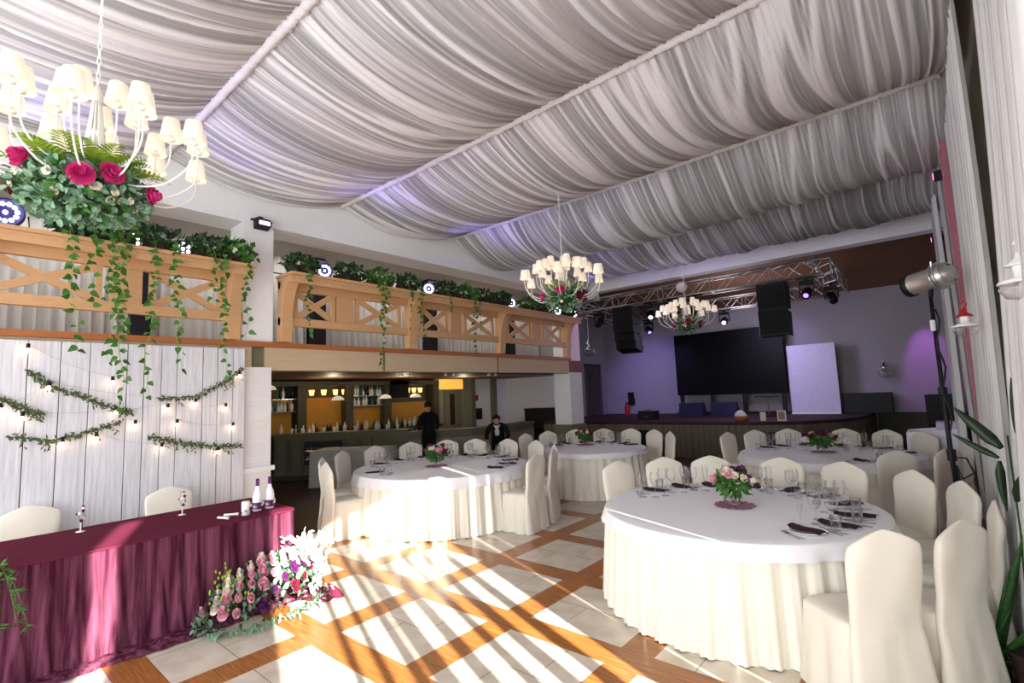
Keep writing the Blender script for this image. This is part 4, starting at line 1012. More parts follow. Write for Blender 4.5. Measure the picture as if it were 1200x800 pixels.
def par_lamp(loc, rz, tilt, s, label, ring):
    r = empty('stage_lamp', loc, rz, label, 'stage light', 'round stage lamps on the balcony shelf'); r.rotation_euler = (0, -tilt, rz)
    build('housing', MB().lathe([(0, -0.12), (0.06, -0.12), (0.10, -0.05), (0.105, 0.0), (0.095, 0.0), (0.095, -0.01), (0, -0.01)], 24).xform(Matrix.Rotation(PI / 2, 4, 'Y')), ring, r, smooth=True)
    for k in range(12 if s > 1 else 7):
        a = k * 2 * PI / (11 if s > 1 else 6); q = 0 if k == (11 if s > 1 else 6) else 0.062
        build('led_lens', MB().lathe([(0, 0.004), (0.014 if s > 1 else 0.02, 0.002), (0.014 if s > 1 else 0.02, -0.008), (0, -0.008)], 12, (q * cos(a), q * sin(a), 0)).xform(Matrix.Rotation(PI / 2, 4, 'Y')), led_white, r, smooth=True)
    build('yoke', MB().tube([(-0.04, -0.115, 0.0), (-0.04, -0.125, -0.11), (-0.04, 0.125, -0.11), (-0.04, 0.115, 0.0)], 0.006, 6), black, r)
    r.scale = (s, s, s); return r
navy_ring = mat('blue_black_housing', srgb(34, 28, 90), 0.4)
par_lamp((-6.86, 0.42, 3.87), -0.2, 0.0, 1.4, 'large round stage lamp with many white lights at the frame edge', navy_ring)
par_lamp((-6.85, 1.44, 3.80), -0.3, 0.0, 1.0, 'small round stage lamp among the long vines', black)
par_lamp((-6.85, 1.95, 3.80), -0.3, 0.0, 1.0, 'small round stage lamp between two plants on the near shelf', black)
for y, lb in ((3.80, 'just past the white column'), (5.82, 'past the second bracket'), (8.12, 'past the third bracket'), (9.85, 'near the stage end'), (10.55, 'at the very stage end')):
    par_lamp((-6.85, y, 3.83), -0.5, 0.0, 1.15, 'round blue-rimmed stage lamp on the long shelf, ' + lb, navy_ring)
# flood light on the white column
fl = empty('flood_light', (-7.0, 2.95, 4.40), 0, 'small black flood light fixed high on the white column', 'stage light')
build('housing', MB().prism([(-0.06, -0.09), (0.07, -0.05), (0.07, 0.02), (0.03, 0.06), (-0.06, 0.06)], 'y', -0.10, 0.10), black, fl, bevel=0.01)
build('lens_strip', BOX(0.072, -0.075, -0.045, 0.078, 0.075, 0.012), emitter('lens_pink', srgb(225, 190, 235), 1.3), fl)
build('wall_bracket', MB().box(-0.08, -0.03, -0.0, -0.05, 0.03, 0.11).box(-0.06, -0.14, 0.03, 0.0, 0.14, 0.045), black, fl)

# ---------------------------------------------------------------- stage: truss, speakers, lights, screen
tr = empty('lighting_truss', (0, 0, 0), label='rectangular aluminium box truss hanging over the stage', cat='truss')
def truss_run(a, b, nme):
    a, b = Vector(a), Vector(b); d = (b - a); L = d.length; d.normalize(); s = d.cross(Vector((0, 0, 1))).normalized(); h = 0.17; m = MB()
    cs = [s * h + Vector((0, 0, h)), s * -h + Vector((0, 0, h)), s * -h - Vector((0, 0, h)), s * h - Vector((0, 0, h))]
    for c in cs: m.tube([a + c, b + c], 0.022, 8)
    n = int(L / 0.34)
    for k in range(n):
        p, q = a + d * (L * k / n), a + d * (L * (k + 1) / n)
        for i in range(4):
            c0, c1 = (cs[i], cs[(i + 1) % 4]) if k % 2 else (cs[(i + 1) % 4], cs[i])
            m.tube([p + c0, q + c1], 0.011, 5, caps=False)
        if k % 4 == 0:
            for i in range(4): m.tube([p + cs[i], p + cs[(i + 1) % 4]], 0.011, 5, caps=False)
    build(nme, m, alu, tr, smooth=True)
truss_run((-8.3, 12.9, 4.40), (-1.75, 12.9, 4.43), 'front_run'); truss_run((-8.3, 15.6, 4.33), (-1.75, 15.6, 4.33), 'rear_run')
truss_run((-1.75, 12.9, 4.43), (-1.75, 15.6, 4.33), 'side_run'); truss_run((-8.3, 12.9, 4.4), (-8.3, 15.6, 4.33), 'side_run')
hg = MB()
for x in (-8, -5.5, -3, -1.9):
    hg.tube([(x, 12.9, 4.6), (x, 12.9, 5.2)], 0.01, 5); hg.tube([(x, 15.6, 4.5), (x, 15.6, 4.8)], 0.01, 5)
build('hanger_cable', hg, steel, tr)
def speaker_array(x, y, ztop, n, w, hh, label, curve):
    r = empty('hanging_speaker', (x, y, ztop), label=label, cat='speaker', group='speaker clusters under the truss'); z = 0.0; ty = 0
    for k in range(n):
        a = curve * k
        m = MB().prism([(-0.24, 0), (0.24, -0.02), (0.24, -hh + 0.04), (-0.18, -hh + 0.01)], 'x', -w / 2, w / 2).xform(Matrix.Translation((0, ty, z)) @ Matrix.Rotation(-a, 4, 'X'))
        c = build('speaker_cabinet', m, black, r, bevel=0.012)
        g = MB().box(-w / 2 + 0.03, -0.25, -hh + 0.05, w / 2 - 0.03, -0.235, -0.03).xform(Matrix.Translation((0, ty, z)) @ Matrix.Rotation(-a, 4, 'X'))
        build('grille', g, mat('grille_black', srgb(10, 10, 12), 0.7) if 'grille_black' not in MATS else MATS['grille_black'], c)
        z -= hh * cos(a); ty += hh * sin(a) 
    build('fly_bar', MB().box(-w / 2, -0.2, 0.0, w / 2, 0.2, 0.03).tube([(0, 0, 0.03), (0, 0, 0.12)], 0.02, 6), black, r)
speaker_array(-6.62, 12.9, 4.16, 5, 0.62, 0.25, 'black curved speaker cluster hanging nearer the balcony', 0.09)
speaker_array(-2.78, 12.9, 4.18, 2, 0.62, 0.62, 'tall black speaker cluster hanging beside the white panel', 0.08)
def moving_head(x, y, z, aim, label, lit, s=1.0):
    r = empty('moving_head_light', (x, y, z), label=label, cat='stage light', group='spotlights under the truss')
    build('base', BOX(-0.13, -0.1, -0.08, 0.13, 0.1, 0.0), black, r, bevel=0.01)
    build('yoke', MB().bar((-0.14, 0, -0.06), (-0.14, 0, -0.3), 0.05, 0.02).bar((0.14, 0, -0.06), (0.14, 0, -0.3), 0.05, 0.02).box(-0.15, -0.025, -0.09, 0.15, 0.025, -0.06), black, r)
    q = Vector(aim).normalized().to_track_quat('Z', 'Y').to_matrix().to_4x4(); q.translation = (0, 0, -0.27)
    h = build('lamp_head', MB().lathe([(0, -0.16), (0.07, -0.15), (0.11, -0.05), (0.105, 0.08), (0.085, 0.15), (0.075, 0.15), (0.075, 0.13), (0, 0.13)], 20).xform(q), black, r, smooth=True)
    if lit: build('lens', MB().lathe([(0, 0.135), (0.055, 0.134), (0.055, 0.131)], 16).xform(q), led_white if lit == 1 else led_violet, h)
    build('clamp', MB().box(-0.03, -0.03, 0, 0.03, 0.03, 0.1).box(-0.2, -0.02, 0.05, 0.2, 0.02, 0.09), black, r)
moving_head(-5.86, 12.9, 4.16, (0.3, -1, -0.9), 'black spotlight beside the curved speaker cluster, lit white', 1)
moving_head(-5.3, 12.9, 4.16, (0.6, -0.4, -1), 'dark spotlight behind the farthest chandelier', 0)
moving_head(-4.62, 12.9, 4.16, (-0.3, -0.6, -1), 'dark spotlight over the screen corner, near the small chandelier', 0)
moving_head(-3.62, 15.6, 4.08, (0.3, -0.8, -1), 'dark spotlight on the rear truss beside the tall speakers', 0)
moving_head(-4.75, 15.6, 4.08, (0.1, -1, -0.6), 'blue-lit spotlight over the top of the black screen', 1)
moving_head(-6.0, 15.6, 4.08, (0.1, -1, -0.6), 'blue-lit spotlight seen through the small chandelier', 1)
moving_head(-2.08, 12.9, 4.16, (-0.1, -1, -0.7), 'blue spotlight hanging between tall speakers and truss corner', 2)
moving_head(-1.78, 14.2, 4.16, (0.5, -0.6, -1), 'dark spotlight at the truss corner', 0)
moving_head(-7.5, 12.9, 4.16, (-0.4, -0.6, -1), 'dark spotlight at the balcony end of the truss', 0)
moving_head(-7.2, 15.6, 4.08, (0.5, -0.6, -0.8), 'blue-lit spotlight behind the curved speakers', 2)
gl = empty('mirror_globe', (-4.72, 12.3, 4.40), label='pale round globe hanging under the stage beam', cat='globe')
build('sphere', MB().lathe([(0.14 * sin(k * PI / 10), 0.14 * cos(k * PI / 10)) for k in range(11)], 20), white_metal, gl, smooth=True)
build('hanger', MB().tube([(0, 0, 0.13), (0, -0.2, 0.22)], 0.01, 5), black, gl)
scn = empty('led_screen', (0, 0, 0), label='big black screen standing on legs at the back of the stage', cat='screen')
build('display_panel', BOX(-6.92, 16.94, 1.58, -3.50, 17.05, 3.66), screen_black, scn, bevel=0.01)
for x in (-6.78, -5.75, -4.75, -3.62): build('leg', BOX(x - 0.06, 16.95, 0.94, x + 0.06, 17.02, 1.6), black, scn)
build('base_bar', BOX(-6.95, 16.85, 0.94, -3.45, 17.1, 1.02), black, scn)
wp = empty('white_panel', (0, 0, 0), label='white upright panel leaning by the black screen', cat='panel')
build('sheet', BOX(-3.42, 16.9, 0.98, -2.18, 16.95, 2.98), mat('panel_white', srgb(205, 202, 220), 0.7), wp)
build('foot_rail', BOX(-3.42, 16.8, 0.94, -2.18, 16.99, 0.98), wall_white, wp)
bx = tag(build('upright_cabinet', BOX(-2.12, 17.0, 0.94, -1.0, 17.4, 1.50), black, bevel=0.015), 'long dark cabinet standing beside the white panel', 'cabinet')
bx = tag(build('upright_cabinet', BOX(-0.32, 16.8, 0.0, 0.35, 17.3, 1.42), black, bevel=0.015), 'dark cabinet in the stage corner by the curtains', 'cabinet')
def monitor(x, y, label, col):
    r = empty('stage_monitor', (x, y, 0.94), label=label, cat='speaker', group='stage monitors')
    build('cabinet', MB().prism([(-0.2, 0), (0.2, 0), (0.22, 0.1), (0.05, 0.42), (-0.14, 0.42)], 'x', -0.38, 0.38), col, r, bevel=0.015)
    build('grille', MB().bar((0, 0.218, 0.1), (0, 0.06, 0.4), 0.68, 0.01), black, r)
navy_box = mat('navy_box', srgb(30, 30, 74), 0.6)
monitor(-6.05, 15.9, 'dark blue stage monitor under the screen, nearer the balcony', navy_box); monitor(-5.05, 15.9, 'dark blue stage monitor under the middle of the screen', navy_box)
am = empty('floor_speaker', (-6.75, 14.2, 0.94), label='low black speaker box at the stage edge with a small badge', cat='speaker')
build('cabinet', BOX(-0.28, -0.15, 0, 0.28, 0.15, 0.26), black, am, bevel=0.02); build('badge', BOX(-0.06, -0.156, 0.07, 0.06, -0.15, 0.12), steel, am); build('handle', MB().tube([(-0.08, 0, 0.26), (-0.08, 0, 0.29), (0.08, 0, 0.29), (0.08, 0, 0.26)], 0.008, 6), black, am)
sp_ = empty('keyboard_stand', (-3.75, 15.6, 0.94), label='black music stand with flat tray before the screen', cat='stand')
build('tray', BOX(-0.32, -0.14, 0.56, 0.32, 0.14, 0.585), black, sp_); build('pole', MB().tube([(0, 0, 0.02), (0, 0, 0.56)], 0.02, 8), steel, sp_)
build('foot', MB().bar((-0.22, -0.15, 0.02), (0.22, 0.15, 0.02), 0.03, 0.03).bar((-0.22, 0.15, 0.02), (0.22, -0.15, 0.02), 0.03, 0.03), black, sp_)
bs = empty('wicker_basket', (-3.93, 13.62, 0.94), label='brown wicker basket with cloth inside, on the stage edge', cat='basket')
build('basket', MB().lathe([(0, 0), (0.14, 0), (0.19, 0.14), (0.17, 0.14), (0.13, 0.02), (0, 0.02)], 24), wicker, bs, smooth=True)
build('cloth', MB().lathe([(0.16, 0.12), (0.13, 0.2), (0.07, 0.26), (0, 0.29)], 12, (-0.02, 0, 0)), shirt_white, bs, smooth=True)
for x, w, h, lb in ((-3.48, 0.13, 0.22, 'narrow white card beside the wicker basket'), (-3.05, 0.20, 0.26, 'cream framed card at the bend of the stage edge')):
    c = empty('card_stand', (x, 13.85, 0.94), label=lb, cat='sign'); build('card', BOX(-w / 2, -0.01, 0, w / 2, 0.01, h), petal_cream, c); build('support', MB().bar((0, 0.01, h * 0.8), (0, 0.1, 0.005), 0.03, 0.006), china, c)
    if w > 0.15: build('picture', BOX(-w / 2 + 0.03, -0.013, 0.03, w / 2 - 0.03, -0.011, h - 0.03), mat('card_print', srgb(150, 136, 118), 0.7, noise_amt=0.6, scale=60), c)
fe = empty('fire_extinguisher', (-8.55, 16.3, 0.94), label='red fire extinguisher on the stage near the door', cat='extinguisher')
build('cylinder', MB().lathe([(0, 0), (0.08, 0), (0.085, 0.02), (0.085, 0.34), (0.05, 0.4), (0.02, 0.42), (0, 0.42)], 18), red_paint, fe, smooth=True)
build('valve', MB().box(-0.02, -0.05, 0.42, 0.02, 0.06, 0.47), black, fe); build('hose', MB().tube([(0, 0.05, 0.45), (0.06, 0.1, 0.38), (0.1, 0.08, 0.2)], 0.012, 6), black, fe)
eq = tag(build('wall_switch_box', MB().box(-9.05, 17.38, 1.25, -8.85, 17.5, 1.75).box(-8.98, 17.36, 1.3, -8.78, 17.4, 1.5), black), 'small dark box on the stage wall above the extinguisher', 'box')
# lantern lamps
def lantern(x, y, z, label, colm, s=1.0, arm=None):
    col2 = china if colm is red_paint else colm
    r = empty('lantern_lamp', (x, y, z), label=label, cat='lamp'); r.scale = (s, s, s)
    build('cap', MB().lathe([(0, 0.16), (0.02, 0.15), (0.03, 0.11), (0.07, 0.08), (0.075, 0.07), (0, 0.075)], 20), colm, r, smooth=True)
    build('cage_collar', MB().lathe([(0.04, 0.07), (0.04, 0.0), (0.11, -0.02), (0.115, -0.035), (0.04, -0.03)], 20), col2, r, smooth=True)
    build('glass_bowl', MB().lathe([(0.10, -0.035), (0.11, -0.07), (0.08, -0.12), (0.0, -0.14)], 20), glass_mat, r, smooth=True)
    build('hook', MB().tube([(0, 0, 0.15), (0.03, 0, 0.2), (0.0, 0, 0.23), (-0.02, 0, 0.2)] if not arm else arm, 0.007, 6), colm, r)
    return r
lantern(-7.35, 12.0, 3.05, 'clear glass lantern hanging from an arm by the end column', steel, 1.6, [(0, 0, 0.15), (0, 0, 0.62), (-0.02, -0.2, 0.66), (-0.02, -0.52, 0.62)])
lantern(-1.12, 17.3, 2.10, 'small clear lantern on the plain stage wall', steel, 1.5, [(0, 0, 0.15), (0, 0, 0.2), (0, 0.13, 0.16)])
lantern(0.20, 5.2, 2.28, 'red-capped glass lantern hanging in front of the pink curtain', red_paint, 0.75)
lantern(0.37, 3.55, 2.36, 'white ornate glass lantern at the frame edge', china, 0.85)

# ---------------------------------------------------------------- profile spotlight on a stand beside the curtains
sx_, sy_ = 0.02, 6.05
sd = empty('spotlight_stand', (sx_, sy_, 0), label='thin black stand with cable carrying the silver spotlight', cat='stand')
build('pole', MB().tube([(0.03, 0, 0.25), (0.0, 0, 1.25), (-0.0, 0, 2.62)], [0.022, 0.02, 0.016], 10), black, sd, smooth=True)
build('collar', MB().tube([(0.005, 0, 1.12), (0.003, 0, 1.22)], 0.035, 10), black, sd)
build('collar', MB().tube([(0.0, 0, 1.72), (0.0, 0, 1.78)], 0.035, 10), black, sd)
for a in (2.6, 4.4, 0.4): build('leg', MB().tube([(0.01, 0, 0.62), (0.36 * cos(a), 0.45 * sin(a), 0.015)], 0.014, 6), black, sd)
build('cable', MB().tube([(0.02 + 0.02 * sin(k * 1.3), -0.02, 2.5 - k * 0.09) for k in range(16)] + [(0.10, -0.02, 1.15), (0.14, 0, 1.02), (0.06, 0, 0.96), (0.03, 0, 1.08), (0.05, 0.0, 0.7)], 0.009, 6), black, sd, smooth=True)
build('connector', MB().tube([(-0.01, -0.02, 2.3), (-0.01, -0.02, 2.4)], 0.02, 8), shirt_white, sd)
pf = empty('profile_spotlight', (sx_ - 0.02, sy_, 2.78), label='silver ellipsoidal spotlight with black snout on the thin stand', cat='stage light')
Mx = Matrix.Rotation(-0.14, 4, 'Y') @ Matrix.Rotation(-0.55, 4, 'Z') @ Matrix.Rotation(-PI / 2, 4, 'Y')
build('barrel', MB().lathe([(0.10, 0.16), (0.105, 0.14), (0.098, 0.12), (0.098, -0.06), (0.108, -0.08), (0.108, -0.16), (0.075, -0.19), (0.06, -0.24), (0, -0.25)], 28).xform(Mx), alu, pf, smooth=True)
build('snout', MB().lathe([(0.0, 0.10), (0.092, 0.10), (0.104, 0.165), (0.112, 0.165), (0.112, 0.12), (0.1, 0.12)], 28).xform(Mx), black, pf, smooth=True)
build('cooling_fins', MB().lathe([(0.118, -0.1), (0.13, -0.1), (0.13, -0.11), (0.118, -0.11)], 28).lathe([(0.118, -0.13), (0.13, -0.13), (0.13, -0.14), (0.118, -0.14)], 28).lathe([(0.10, -0.18), (0.112, -0.18), (0.112, -0.19), (0.10, -0.19)], 28).xform(Mx), steel, pf, smooth=True)
build('yoke', MB().tube([(0.05, -0.13, 0), (0.05, -0.14, 0.14), (0.05, 0.14, 0.14), (0.05, 0.13, 0)], 0.009, 6), steel, pf)
build('stand_adapter', MB().tube([(0.02, 0, -0.16), (0.03, 0, -0.09)], 0.02, 8), black, pf)

# purple and magenta wall lamps over the curtains
for (x, y, z, lb) in ((0.05, 8.0, 4.35, 'between the ceiling voile and the ruffled curtain'), (0.0, 11.5, 4.3, 'by the end of the stage beam')):
    r = empty('small_wall_spot', (x + 0.25, y, z), label='small dark spot with magenta glow ' + lb, cat='stage light')
    build('housing', BOX(-0.1, -0.07, -0.05, 0.1, 0.07, 0.05), black, r, bevel=0.01); build('lens', BOX(-0.107, -0.05, -0.03, -0.102, 0.05, 0.03), emitter('magenta_lens', (1, 0.15, 0.7, 1), 3), r)
    build('mount_arm', BOX(0.1, -0.02, -0.02, 0.26, 0.02, 0.02), black, r)

# covered cabinet at the far curtain, purple light put into its top block's colour
cv = empty('covered_console', (-0.12, 10.6, 0), label='white cloth covered console behind the stage table, by the curtains', cat='console')
build('cloth_cover', MB().grid(lambda u, v: ((0.36 + 0.02 * v) * max(-1, min(1, 1.4 * cos(u * 2 * PI))) + 0.012 * sin(u * 60) * v, (0.3 + 0.02 * v) * max(-1, min(1, 1.4 * sin(u * 2 * PI))), 1.04 - 1.03 * v + 0.05 * cos(u * 2 * PI)), 90, 10, closed=True).box(-0.36, -0.3, 0.99, 0.36, 0.3, 1.0), topper_mat, cv, smooth=False)
build('top_block', BOX(0.02, -0.2, 1.03, 0.34, 0.2, 1.16), mat('violet_lit_block', srgb(206, 190, 226), 0.6), cv, bevel=0.01)

# ---------------------------------------------------------------- leaf plants at the right edge
def blade(mb, base, dirv, L, w, bend, n=10, twist=0.0):
    d = Vector(dirv).normalized(); s = d.cross(Vector((0.2, -1, 0.1))).normalized(); nn = s.cross(d)
    P = []
    for i in range(n + 1):
        t = i / n; p = Vector(base) + d * (L * t) + Vector(bend) * t * t; ww = w * (min(1, t * 3 + 0.35)) * (1 - t ** 3) * 0.5
        P.append((p - s * ww - nn * ww * 0.3, p, p + s * ww - nn * ww * 0.3))
    V = [q for r in P for q in r]; F = []
    for i in range(n): F += [(3 * i, 3 * i + 1, 3 * i + 4, 3 * i + 3), (3 * i + 1, 3 * i + 2, 3 * i + 5, 3 * i + 4)]
    mb.add(V, F)
sn = empty('snake_plant', (0.06, 4.52, 0), label='snake plant with upright mottled leaves at the lower frame corner by the curtain', cat='plant')
build('pot', MB().lathe([(0, 0), (0.05, 0), (0.06, 0.1), (0.065, 0.12), (0.05, 0.12), (0, 0.1)], 24, (0.05, -0.12, 0)), terracotta, sn, smooth=True)
snake_m = mat('snake_leaf', srgb(46, 86, 36), 0.4, noise_amt=0.75, scale=22, stretch=(1, 1, 2.2))
for (b_, d_, L, w, be) in (((0.03, -0.12, 0.1), (0.20, -0.05, 0.78), 0.9, 0.045, (0, 0, 0)), ((0.04, -0.12, 0.1), (0.13, 0.05, 0.8), 0.6, 0.04, (0.03, 0, 0)), ((0.04, -0.12, 0.1), (0.28, -0.2, 0.46), 0.6, 0.045, (0, 0, -0.02)), ((0.05, -0.12, 0.1), (0.20, 0.0, 0.9), 0.66, 0.04, (0.02, 0, 0)), ((0.05, -0.14, 0.1), (0.36, -0.3, 0.3), 0.42, 0.04, (0, 0, -0.03)), ((0.02, -0.12, 0.1), (0.1, -0.2, 0.6), 0.4, 0.04, (0.05, 0, 0))):
    m = MB(); blade(m, b_, d_, L, w, be); build('leaf_blade', m, snake_m, sn, smooth=True, solid=0.004)
leaf_palm = mat('palm_leaf', srgb(30, 52, 30), 0.4, noise_amt=0.4)
pm = empty('palm_plant', (0.26, 4.35, 0), label='dark broad-leaved plant standing against the ruffled curtain', cat='plant')
build('pot', MB().lathe([(0, 0), (0.08, 0), (0.10, 0.2), (0.11, 0.22), (0.09, 0.22), (0, 0.2)], 20), terracotta, pm, smooth=True)
build('stem', MB().tube([(0, 0, 0.2), (0.03, 0.05, 0.9), (0.03, 0.0, 1.5)], 0.006, 6), leaf_dark, pm, smooth=True)
for (b_, d_, L, w, be) in (((0.0, 0.02, 1.42), (-0.5, 0.15, 0.62), 0.34, 0.075, (0, 0, 0.0)), ((-0.02, 0.02, 1.36), (-0.6, 0.2, 0.35), 0.26, 0.04, (0, 0, 0.02)), ((-0.02, 0.03, 1.34), (-0.05, 0.05, -1), 0.32, 0.05, (0.02, 0, 0)), ((0.09, -0.05, 1.45), (-0.05, -0.2, 1), 0.42, 0.06, (0, 0, 0)), ((0.03, 0, 1.1), (0.1, -0.3, 0.6), 0.35, 0.06, (0, 0, -0.1))):
    m = MB(); blade(m, b_, d_, L, w, be); build('leaf_blade', m, leaf_palm, pm, smooth=True, solid=0.002)

# ---------------------------------------------------------------- bar
bc = empty('bar_counter', (0, 0, 0), label='olive panelled bar counter running under the balcony', cat='counter')
CP = [(-12.46, 5.62), (-10.75, 7.25), (-10.0, 7.75)]
CQ = [(-10.0, 7.75), (-9.1, 9.0), (-8.85, 10.4), (-9.2, 11.6)]
def wall_strip(P, th, z0, z1, off=0.0):
    m = MB()
    for (x0, y0), (x1, y1) in zip(P, P[1:]):
        d = Vector((x1 - x0, y1 - y0, 0)).normalized(); nn = Vector((d.y, -d.x, 0)); o = nn * off
        m.bar((x0 + o.x - d.x * 0.01, y0 + o.y - d.y * 0.01, (z0 + z1) / 2), (x1 + o.x + d.x * 0.01, y1 + o.y + d.y * 0.01, (z0 + z1) / 2), th, z1 - z0)
    return m
build('counter_body', wall_strip(CP, 0.1, 0, 1.05), olive, bc); build('worktop', wall_strip(CP, 0.42, 1.05, 1.12, -0.12), olive, bc)
build('plinth', wall_strip(CP, 0.04, 0, 0.12, 0.06), olive_dark, bc)
pn = MB()
for k in range(7):
    t0, t1 = k / 7 + 0.015, (k + 1) / 7 - 0.015
    p = Vector((-12.46, 5.62, 0)); q = Vector((-10.75, 7.25, 0)); d = (q - p); nn = Vector((d.y, -d.x, 0)).normalized() * 0.06
    a, b_ = p + d * t0 + nn, p + d * t1 + nn
    for z in (0.2, 0.92): pn.bar((a.x, a.y, z), (b_.x, b_.y, z), 0.03, 0.06)
    for c in (a, b_): pn.bar((c.x, c.y, 0.17), (c.x, c.y, 0.95), 0.03, 0.05, (1, 0, 0))
build('panel_moulding', pn, olive, bc)
sg = empty('stone_bar_front', label='curved stone-clad bar front with olive top, behind the standing man', cat='counter')
build('stone_face', wall_strip(CQ, 0.12, 0, 0.86), stone, sg); build('countertop', wall_strip(CQ, 0.40, 1.0, 1.06, -0.1), olive, sg); build('top_fascia', wall_strip(CQ, 0.10, 0.86, 1.0, 0.0), olive, sg)
dsp = empty('display_fridge', (-11.55, 6.38, 0), 0, 'small dark display case with lit shelves set into the bar', 'display case')
Mr = Matrix.Rotation(math.atan2(1.9, 2.0), 4, 'Z')
build('cabinet', MB().box(-0.42, -0.14, 0.38, 0.42, 0.0, 0.92).xform(Mr), black, dsp)
for z in (0.5, 0.7):
    build('shelf', MB().box(-0.38, -0.16, z, 0.38, -0.135, z + 0.02).xform(Mr), steel, dsp)
    m = MB()
    for k in range(9): m.lathe([(0, 0), (0.025, 0), (0.028, 0.06), (0, 0.07)], 8, (-0.33 + 0.082 * k, -0.165, z + 0.02))
    build('pastries', m.xform(Mr), wicker, dsp)
# back bar on the left wall
bb = empty('back_bar', (-13.0, 0, 0), label='tall olive back bar with amber panels and bottle shelves', cat='shelving')
for a, b_ in ((5.2, 6.25), (6.62, 7.72), (7.9, 9.05), (9.15, 10.9)): build('amber_panel', BOX(0, a, 1.05, 0.05, b_, 1.98 if a < 7 else 1.75), amber_panel, bb)
for y in (6.42, 7.8, 9.1, 11.0): build('upright', BOX(0, y - 0.12, 0.9, 0.3, y + 0.12, 2.4), olive_dark, bb)
build('back_counter', BOX(0, 5.0, 0.9, 0.5, 11.1, 1.0), olive_dark, bb)
build('cornice', BOX(0, 5.0, 2.3, 0.34, 11.1, 2.42), olive_dark, bb)
shelves = [(5.1, 6.3, 1.98), (5.1, 6.3, 1.66), (7.92, 9.0, 2.0), (7.92, 9.0, 1.72)]
for a, b_, z in shelves: build('shelf', BOX(0, a, z - 0.02, 0.26, b_, z), steel, bb)
tv = tag(build('television', BOX(-12.72, 9.15, 1.9, -12.66, 9.85, 2.42), screen_black, bevel=0.008), 'black television hanging over the back bar', 'television')
for y, lb in ((6.75, 'first from the column'), (7.1, 'second from the column'), (7.45, 'third from the column'), (7.72, 'fourth from the column'), (9.95, 'past the television'), (10.2, 'second past the television'), (10.45, 'third past the television')):
    s = empty('wall_sconce', (-12.93, y, 2.12), label='small glowing amber sconce over the back bar, ' + lb, cat='lamp', group='amber sconces')
    build('shade', MB().lathe([(0.05, -0.07), (0.075, 0.07), (0.07, 0.07), (0.046, -0.07)], 14, (0.08, 0, 0)), amber_glow, s, smooth=True); build('wall_plate', BOX(-0.0, -0.03, -0.04, 0.03, 0.03, 0.04), olive_dark, s)
# bottles
def bottle_profile(k):
    return [[(0, 0), (0.036, 0), (0.037, 0.16), (0.014, 0.21), (0.013, 0.28), (0, 0.28)], [(0, 0), (0.045, 0), (0.045, 0.12), (0.03, 0.16), (0.014, 0.18), (0.014, 0.23), (0, 0.23)], [(0, 0), (0.03, 0), (0.034, 0.18), (0.016, 0.22), (0.015, 0.3), (0, 0.3)], [(0, 0), (0.03, 0.0), (0.04, 0.1), (0.032, 0.12), (0, 0.12)]][k]
bp = {}
ORD2 = ORD + ['%s' % w for w in 'thirteenth fourteenth fifteenth sixteenth seventeenth eighteenth nineteenth twentieth twenty-first twenty-second twenty-third twenty-fourth twenty-fifth twenty-sixth twenty-seventh twenty-eighth twenty-ninth thirtieth thirty-first thirty-second thirty-third thirty-fourth thirty-fifth thirty-sixth thirty-seventh thirty-eighth thirty-ninth fortieth forty-first forty-second forty-third forty-fourth forty-fifth'.split()]
CNT = {}
def bottle(x, y, z, label, group, k, mi):
    q = CNT.get(label, 0); CNT[label] = q + 1; label = '%s from the column %s' % (ORD2[min(q, len(ORD2) - 1)], label)
    key = (k, mi)
    if key not in bp:
        o = build('bottle', MB().lathe(bottle_profile(k), 12), bottle_mats[mi], smooth=True, loc=(x, y, z)); bp[key] = o
    else:
        o = bp[key].copy(); COL.objects.link(o); o.location = (x, y, z)
    kinds = ['dark green', 'amber', 'clear', 'green', 'cream'][mi]
    return tag(o, '%s bottle, %s' % (kinds, label), 'bottle', group)
rr = random.Random(77)
locs = ['on the upper shelf next to the column', 'on the lower shelf next to the column', 'on the upper shelf before the television', 'on the lower shelf before the television']
for q, (a, b_, z) in enumerate(shelves):
    y = a + 0.07
    while y < b_ - 0.04:
        bottle(-12.85 + rr.uniform(-.04, .03), y, z, locs[q], 'bottles ' + locs[q], rr.randrange(3), rr.choice((0, 1, 2, 2, 3, 4, 2))); y += rr.uniform(0.07, 0.095)
y = 6.3
while y < 10.9:
    bottle(-12.72 + rr.uniform(-.08, .08), y, 1.0, 'standing on the back counter', 'bottles on the back counter', rr.randrange(3), rr.choice((0, 1, 2, 3, 0, 4))); y += rr.uniform(0.09, 0.14)
for k in range(12):
    t = k / 12; x = -12.45 + 2.3 * t; y = 5.75 + 2.1 * t
    o = bottle(x, y, 1.122, 'standing on the bar counter top', 'jars on the bar top', 3 if k % 3 else 1, rr.choice((4, 4, 2, 0)))
